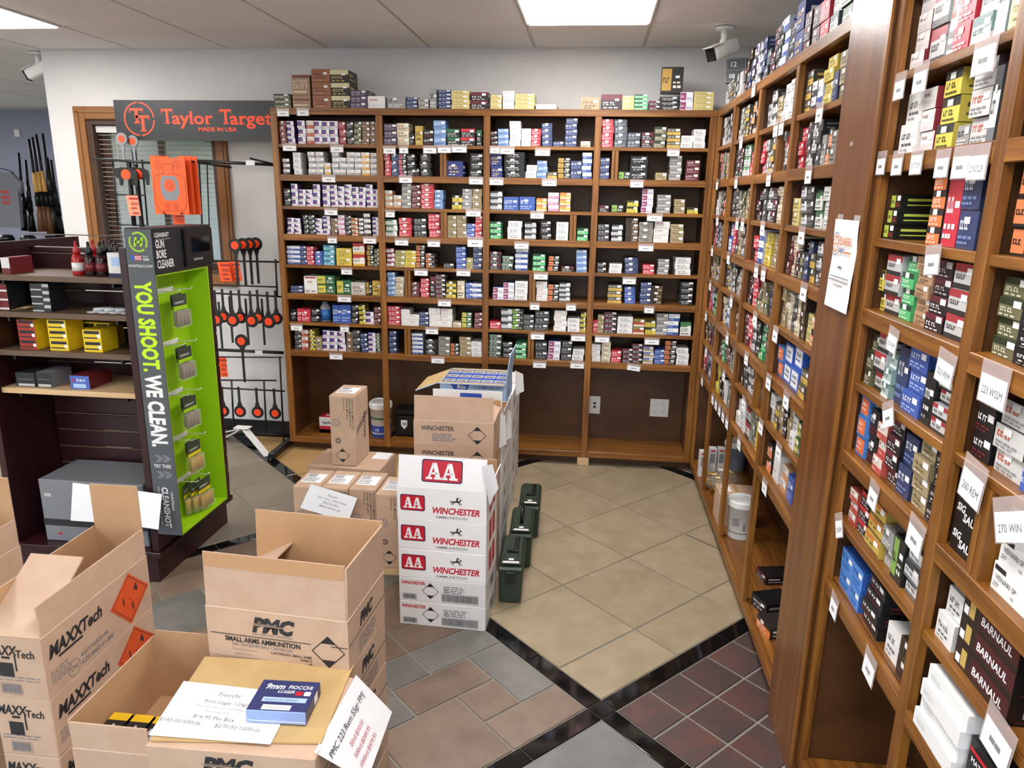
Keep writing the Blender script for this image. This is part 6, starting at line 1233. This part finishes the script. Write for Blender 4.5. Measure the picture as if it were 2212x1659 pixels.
def tcard(u0, v0, u1, v1, y, label, m='orange_card', sk=8):
    q = [at(u0, v0, 'y', y), at(u1, v0, 'y', y), at(u1+sk, v1, 'y', y), at(u0+sk, v1, 'y', y)]; t = thing('price_card', label, 'price card', (0, 0, 0), 0, 'orange price cards on target rack'); sheet('sheet', q, m, t)
    p0, p1, p3 = q[0], q[1], q[3]; w = (p1-p0).length; h = (p0-p3).length
    print_shape('lettering', [rect(w*.1, -h*.2, w*.9, -h*.1), rect(w*.2, -h*.38, w*.85, -h*.34), rect(w*.2, -h*.46, w*.85, -h*.42), rect(w*.2, -h*.66, w*.7, -h*.58), rect(w*.3, -h*.9, w*.8, -h*.82)], 'box_red', t, (p0.x+.012, y-.0015, p0.z)); return t
tcard(469, 566, 494, 608, .0, 'orange price card under raised paddles, outer one'); tcard(494, 565, 516, 607, .02, 'orange price card under raised paddles, inner one'); tcard(467, 771, 488, 814, .02, 'orange price card below the lower rail', sk=5)
tcard(272, 422, 297, 466, .05, 'faded pink orange price card on rack grid', 'pink_tag', 8); tcard(372, 464, 397, 488, .0, 'orange price card below the plastic silhouette target', sk=4)
for k in range(2):                                    # boar-shaped targets
    p = at(272+25*k, 377, 'y', .03+.03*k); t = thing('boar_target', f'black boar silhouette target with orange disc, {["front","rear"][k]} one', 'target', p); s = .075
    bm = bmesh.new(); poly(bm, [(-1.0*s, .1*s), (-.9*s, .45*s), (-.3*s, .55*s), (.5*s, .5*s), (.9*s, .3*s), (.95*s, -.1*s), (.85*s, -.8*s), (.65*s, -.8*s), (.6*s, -.35*s), (-.3*s, -.4*s), (-.4*s, -.85*s), (-.6*s, -.85*s), (-.65*s, -.3*s), (-.85*s, -.25*s)], .008, 0, 'y'); link('plate', mesh('plate', bm, 'black_metal'), t)
    bm = bmesh.new(); lathe(bm, [(.03, 0), (.03, .001)], 24); link('orange_disc', mesh('orange_disc', bm, 'orange'), t, (0, -.0005, 0), (R(90), 0, 0))
# orange plastic silhouette sheets
for k in range(3):
    y = -.06+.03*k; a = at(323+7*k, 336, 'y', -.06); b = at(412+7*k, 464, 'y', -.06); w = b.x-a.x; h = a.z-b.z
    t = thing('silhouette_target', ['orange plastic silhouette target sheet, front one on arm', 'orange plastic target sheet just behind the front one', 'orange plastic target sheet at the back of the three'][k], 'target', (a.x, y, b.z), R(-3), 'orange silhouette target sheets')
    bm = bmesh.new(); poly(bm, [(0, 0), (w*.2, 0), (w*.22, .012), (w*.3, .012), (w*.32, 0), (w*.72, 0), (w*.74, .012), (w*.82, .012), (w*.84, 0), (w, 0), (w, h), (w*.82, h), (w*.8, h-.012), (w*.2, h-.012), (w*.18, h), (0, h)], .004, 0, 'y'); link('sheet', mesh('sheet', bm, 'orange_card'), t)
    if k == 0:
        f = (0, -.0006, 0); c = w*.5
        print_shape('grey_body', [[(c-.035, h*.24), (c+.035, h*.24), (c+.058, h*.36), (c+.058, h*.56), (c+.042, h*.66), (c-.042, h*.66), (c-.058, h*.56), (c-.058, h*.36)]], 'box_grey', t, f); print_shape('bullseye', [circ(c, h*.5, .036)], 'orange_card', t, (0, -.0009, 0)); print_shape('bullseye_rings', ring(c, h*.5, .009, .011)+ring(c, h*.5, .017, .019)+ring(c, h*.5, .025, .027), 'ink', t, (0, -.0012, 0))
        rg = []
        for x, z, r in ((w*.22, h*.85, .024), (w*.76, h*.85, .024), (w*.38, h*.14, .017), (w*.64, h*.14, .017)): rg += ring(x, z, r, r+.0015)+ring(x, z, r*.6, r*.6+.0015)+ring(x, z, r*.25, r*.25+.002)
        o_ = [(c-.03, h*.86), (c+.03, h*.86), (c+.03, h*.7), (c+.085, h*.66), (c+.1, h*.58), (c+.1, h*.2), (c+.075, h*.06), (c-.075, h*.06), (c-.1, h*.2), (c-.1, h*.58), (c-.085, h*.66), (c-.03, h*.7)]
        for i in range(len(o_)):
            a_, b_ = Vector(o_[i]), Vector(o_[(i+1) % len(o_)]); n_ = Vector((-(b_-a_).y, (b_-a_).x)).normalized()*.0012; rg.append([tuple(a_-n_), tuple(b_-n_), tuple(b_+n_), tuple(a_+n_)])
        print_shape('outline_print', rg, 'ink', t, f)
# white folded steel stand on the floor
st = thing('steel_stand', 'white folded steel target stand on the floor below rack', 'stand', (0, 0, 0)); hb = at(530, 912, 'y', .02)
hub = Vector((hb.x, .0, .13))
for nm, end in (('leg', at(578, 985, 'z', .004)), ('leg', at(485, 948, 'z', .004)), ('leg', Vector((hub.x-.32, .2, .004)))):
    a = hub; b = Vector(end); d = (b-a).normalized(); s = d.cross(Vector((0, 0, 1))).normalized()*.022; n = s.cross(d).normalized()*.003; bm = bmesh.new()
    vs_ = [bm.verts.new(p) for p in (a-s-n, a+s-n, b+s-n, b-s-n, a-s+n, a+s+n, b+s+n, b-s+n)]
    for f in ((0, 1, 2, 3), (7, 6, 5, 4), (0, 4, 5, 1), (1, 5, 6, 2), (2, 6, 7, 3), (3, 7, 4, 0)): bm.faces.new([vs_[i] for i in f])
    bmesh.ops.recalc_face_normals(bm, faces=bm.faces); link(nm, mesh(nm, bm, 'white_metal'), st)
bobj('hub_plate', (hub.x-.06, hub.x+.04, hub.y-.03, hub.y+.03, .13, .137), 'white_metal', st, bev=.002)

# ================================================================== SECURITY CAMERAS
def bullet(label, loc, aim, roll=0):
    t = thing('security_camera', label, 'security camera', loc)
    bm = bmesh.new(); lathe(bm, [(.045, -.012), (.045, 0)], 24); link('mount_plate', mesh('mount_plate', bm, 'white_plastic'), t, smooth=False)
    tubeobj('arm', [(0, 0, -.012), (0, 0, -.055), Vector((0, 0, -.08))+Vector(aim)*.02], [.018, .016, .014], 'white_plastic', t, 12)
    d = Vector(aim).normalized(); c = Vector((0, 0, -.1)); M = d.to_track_quat('Y', 'Z').to_euler()
    b = bpy.data.objects.new('housing', None); bm = bmesh.new(); box(bm, -.034, .034, -.09, .085, -.034, .034); bevel(bm, .02, 3); ho = link('housing', mesh('housing', bm, 'white_plastic'), t, c, M, True)
    bpy.data.objects.remove(b)
    bm = bmesh.new(); box(bm, -.03, .03, .0852, .088, -.03, .03); bevel(bm, .0012); link('lens_face', mesh('lens_face', bm, 'black_lens'), ho); bobj('visor', (-.035, .035, .02, .1, .0345, .038), 'white_plastic', ho, bev=.001); bm = bmesh.new(); lathe(bm, [(.012, 0), (.012, .002)], 16); link('lens', mesh('lens', bm, 'black_plastic'), ho, (0, .0885, 0), (R(-90), 0, 0)); return t
p = at(1566, 60, 'z', ZC-.001); bullet('white bullet security camera on ceiling above corner of shelving', (p.x, p.y, ZC-.0005), (-.82, -.6, -.42))
p = at(80, 114, 'z', ZC-.001); bullet('white bullet security camera on ceiling past end of white wall', (p.x, p.y, ZC-.0005), (-.9, -.15, -.45))

# ================================================================== BEYOND THE OPENING: LONG GUNS IN A RACK
gr = thing('gun_rack', 'black long gun rack with glossy round rests beyond the opening', 'gun rack', (0, 0, 0)); GYY = 1.25
a = at(-30, 505, 'y', GYY); b = at(150, 522, 'y', GYY)
bobj('base_cabinet', (a.x, -4.10, GYY-.02, GYY+.35, .001, b.z-.05), 'mahogany', gr); bobj('rail', (a.x, -4.10, GYY-.03, GYY+.02, b.z-.05, b.z-.01), 'black_metal', gr)
for k in range(5):
    bm = bmesh.new(); lathe(bm, [(.055, 0), (.06, .02), (.045, .045), (.02, .05)], 18); link('round_rest', mesh('round_rest', bm, 'black_plastic'), gr, (a.x+.12+.19*k, GYY+.06, b.z-.01), smooth=True)
for k, (u, v, u2, v2, wood) in enumerate(((62, 300, 92, 500, 1), (70, 296, 100, 500, 1), (78, 290, 112, 505, 1), (92, 288, 120, 505, 0), (55, 345, 70, 500, 0), (102, 340, 128, 510, 0), (110, 345, 133, 512, 0), (40, 330, 55, 498, 0))):
    y = GYY+.05+.02*k; A = at(u, v, 'y', y); Bq = at(u2, v2, 'y', y); t = thing('long_gun', f'{"walnut" if wood else "black"} stocked long gun leaning in rack, {ORD[k]} from window side', 'rifle', (0, 0, 0), 0, 'long guns in the rack')
    d = Bq-A; m1 = A+d*.48; m2 = A+d*.62; tubeobj('barrel', [A, m2], [.009, .012], 'gun_steel', t, 8); tubeobj('forestock', [A+d*.36, m2], [.014, .02], 'wood_tan' if wood else 'black_plastic', t, 8)
    tubeobj('receiver', [m2-d*.05, m2+d*.1], .022, 'gun_steel', t, 8); tubeobj('buttstock', [m2+d*.1, m2+d*.2, Bq], [.018, .024, .034], 'walnut' if wood else 'black_plastic', t, 8)
    if not wood: tubeobj('scope', [m2-d*.1+Vector((-.03, -.02, 0)), m2+d*.08+Vector((-.03, -.02, 0))], [.017, .014], 'gun_steel', t, 8)
p = at(2, 372, 'y', 1.2); t = thing('grey_shirt', 'grey shirt with red print hanging beyond the opening', 'shirt', (p.x, 1.2, p.z))
bm = bmesh.new(); poly(bm, [(-.2, -.42), (.1, -.42), (.12, -.12), (.13, -.16), (.155, -.08), (.08, 0), (-.1, 0), (-.24, -.1)], .03, 0, 'y'); link('cloth', mesh('cloth', bm, 'cloth_grey'), t); print_shape('red_print', lines(-.03, -.24, .1, .12, 3, rnd), 'box_red', t, (0, -.001, 0)); tubeobj('hanger', [(-.1, .01, .0), (0, .01, .03), (.1, .01, 0)], .004, 'black_metal', t, 6)
tag(bobj('wall_sensor', (-.03, .03, -.03, 0, -.04, .04), 'white_plastic', None, at(40, 288, 'y', 3.719), bev=.004), 'small white wall sensor box on far blue wall', 'sensor')
# blue plastic jug on the rear shelving
p = at(580+543*.22604, 440+1135*.22604, 'y', .06); t = thing('plastic_jug', 'clear jug with blue label on seventh row beside target rack', 'jug', (p.x, .07, ROWZ[6]+.0005))
bm = bmesh.new(); lathe(bm, [(.03, 0), (.033, .004), (.033, .085), (.02, .105), (.014, .11)], 18); link('jug_body', mesh('jug_body', bm, 'clear_plastic'), t, smooth=True); bm = bmesh.new(); lathe(bm, [(.0333, .01), (.0333, .075)], 18); link('label', mesh('label', bm, 'blue_jug'), t, smooth=True); bm = bmesh.new(); lathe(bm, [(.015, .108), (.015, .122)], 14); link('cap', mesh('cap', bm, 'box_grey'), t)
text('ACTIVE', .034, 'cr_ink' if 'cr_ink' in MATS else 'white_ink', bpy.data.objects['plain_kraft_cartridge_box.001'], (-.072, -.0016, .05), 'front', .02, 0, .95) if False else None

# lettered cartons on top of the shelving
a = at(580+218*.22604, 120+182*.22604, 'y', .02); b = at(580+398*.22604, 120+378*.22604, 'y', .02); wA = b.x-a.x; zA = b.z
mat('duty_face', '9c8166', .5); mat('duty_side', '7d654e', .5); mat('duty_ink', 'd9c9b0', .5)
lettered('bulk_cartridge_box', 'plain tan box under the upright tan box on rear shelving top', ((a.x+b.x)/2, .02, ZS['T']+.0005), wA, zA-ZS['T']-.002, .15, 'duty_face', 'duty_side', [('rect', 'duty_ink', -.046, .012, .036, .02), ('rect', 'box_burgundy', -.046, .04, .046, .048)], 0)
t = lettered('bulk_cartridge_box', 'upright tan box with pale ACTIVE DUTY lettering on rear shelving top', ((a.x+b.x)/2, .02, zA), wA, a.z-zA, .1, 'duty_face', 'duty_side', [('rect', 'box_burgundy', -.048, .092, .048, .102), ('ACTIVE', .026, 'duty_ink', -.048, .062, .02, 0), ('DUTY', .034, 'duty_ink', -.048, .034, .02, 0), ('rect', 'duty_ink', -.046, .012, .03, .022)], 0)
t = lettered('grey_shell_box', 'upright grey shell box numbered twelve on corner of shelving top', (.055, -.10, 2.166), .1, .115, .06, 'box_grey', 'charcoal_print', [('rect', 'charcoal_print', -.045, .06, .045, .11), ('rect', 'charcoal_print', -.045, .006, .045, .055), ('12', .034, 'white_ink', -.03, .074, .02, 0), ('08', .03, 'white_ink', -.03, .02, .02, 0)], R(-20))
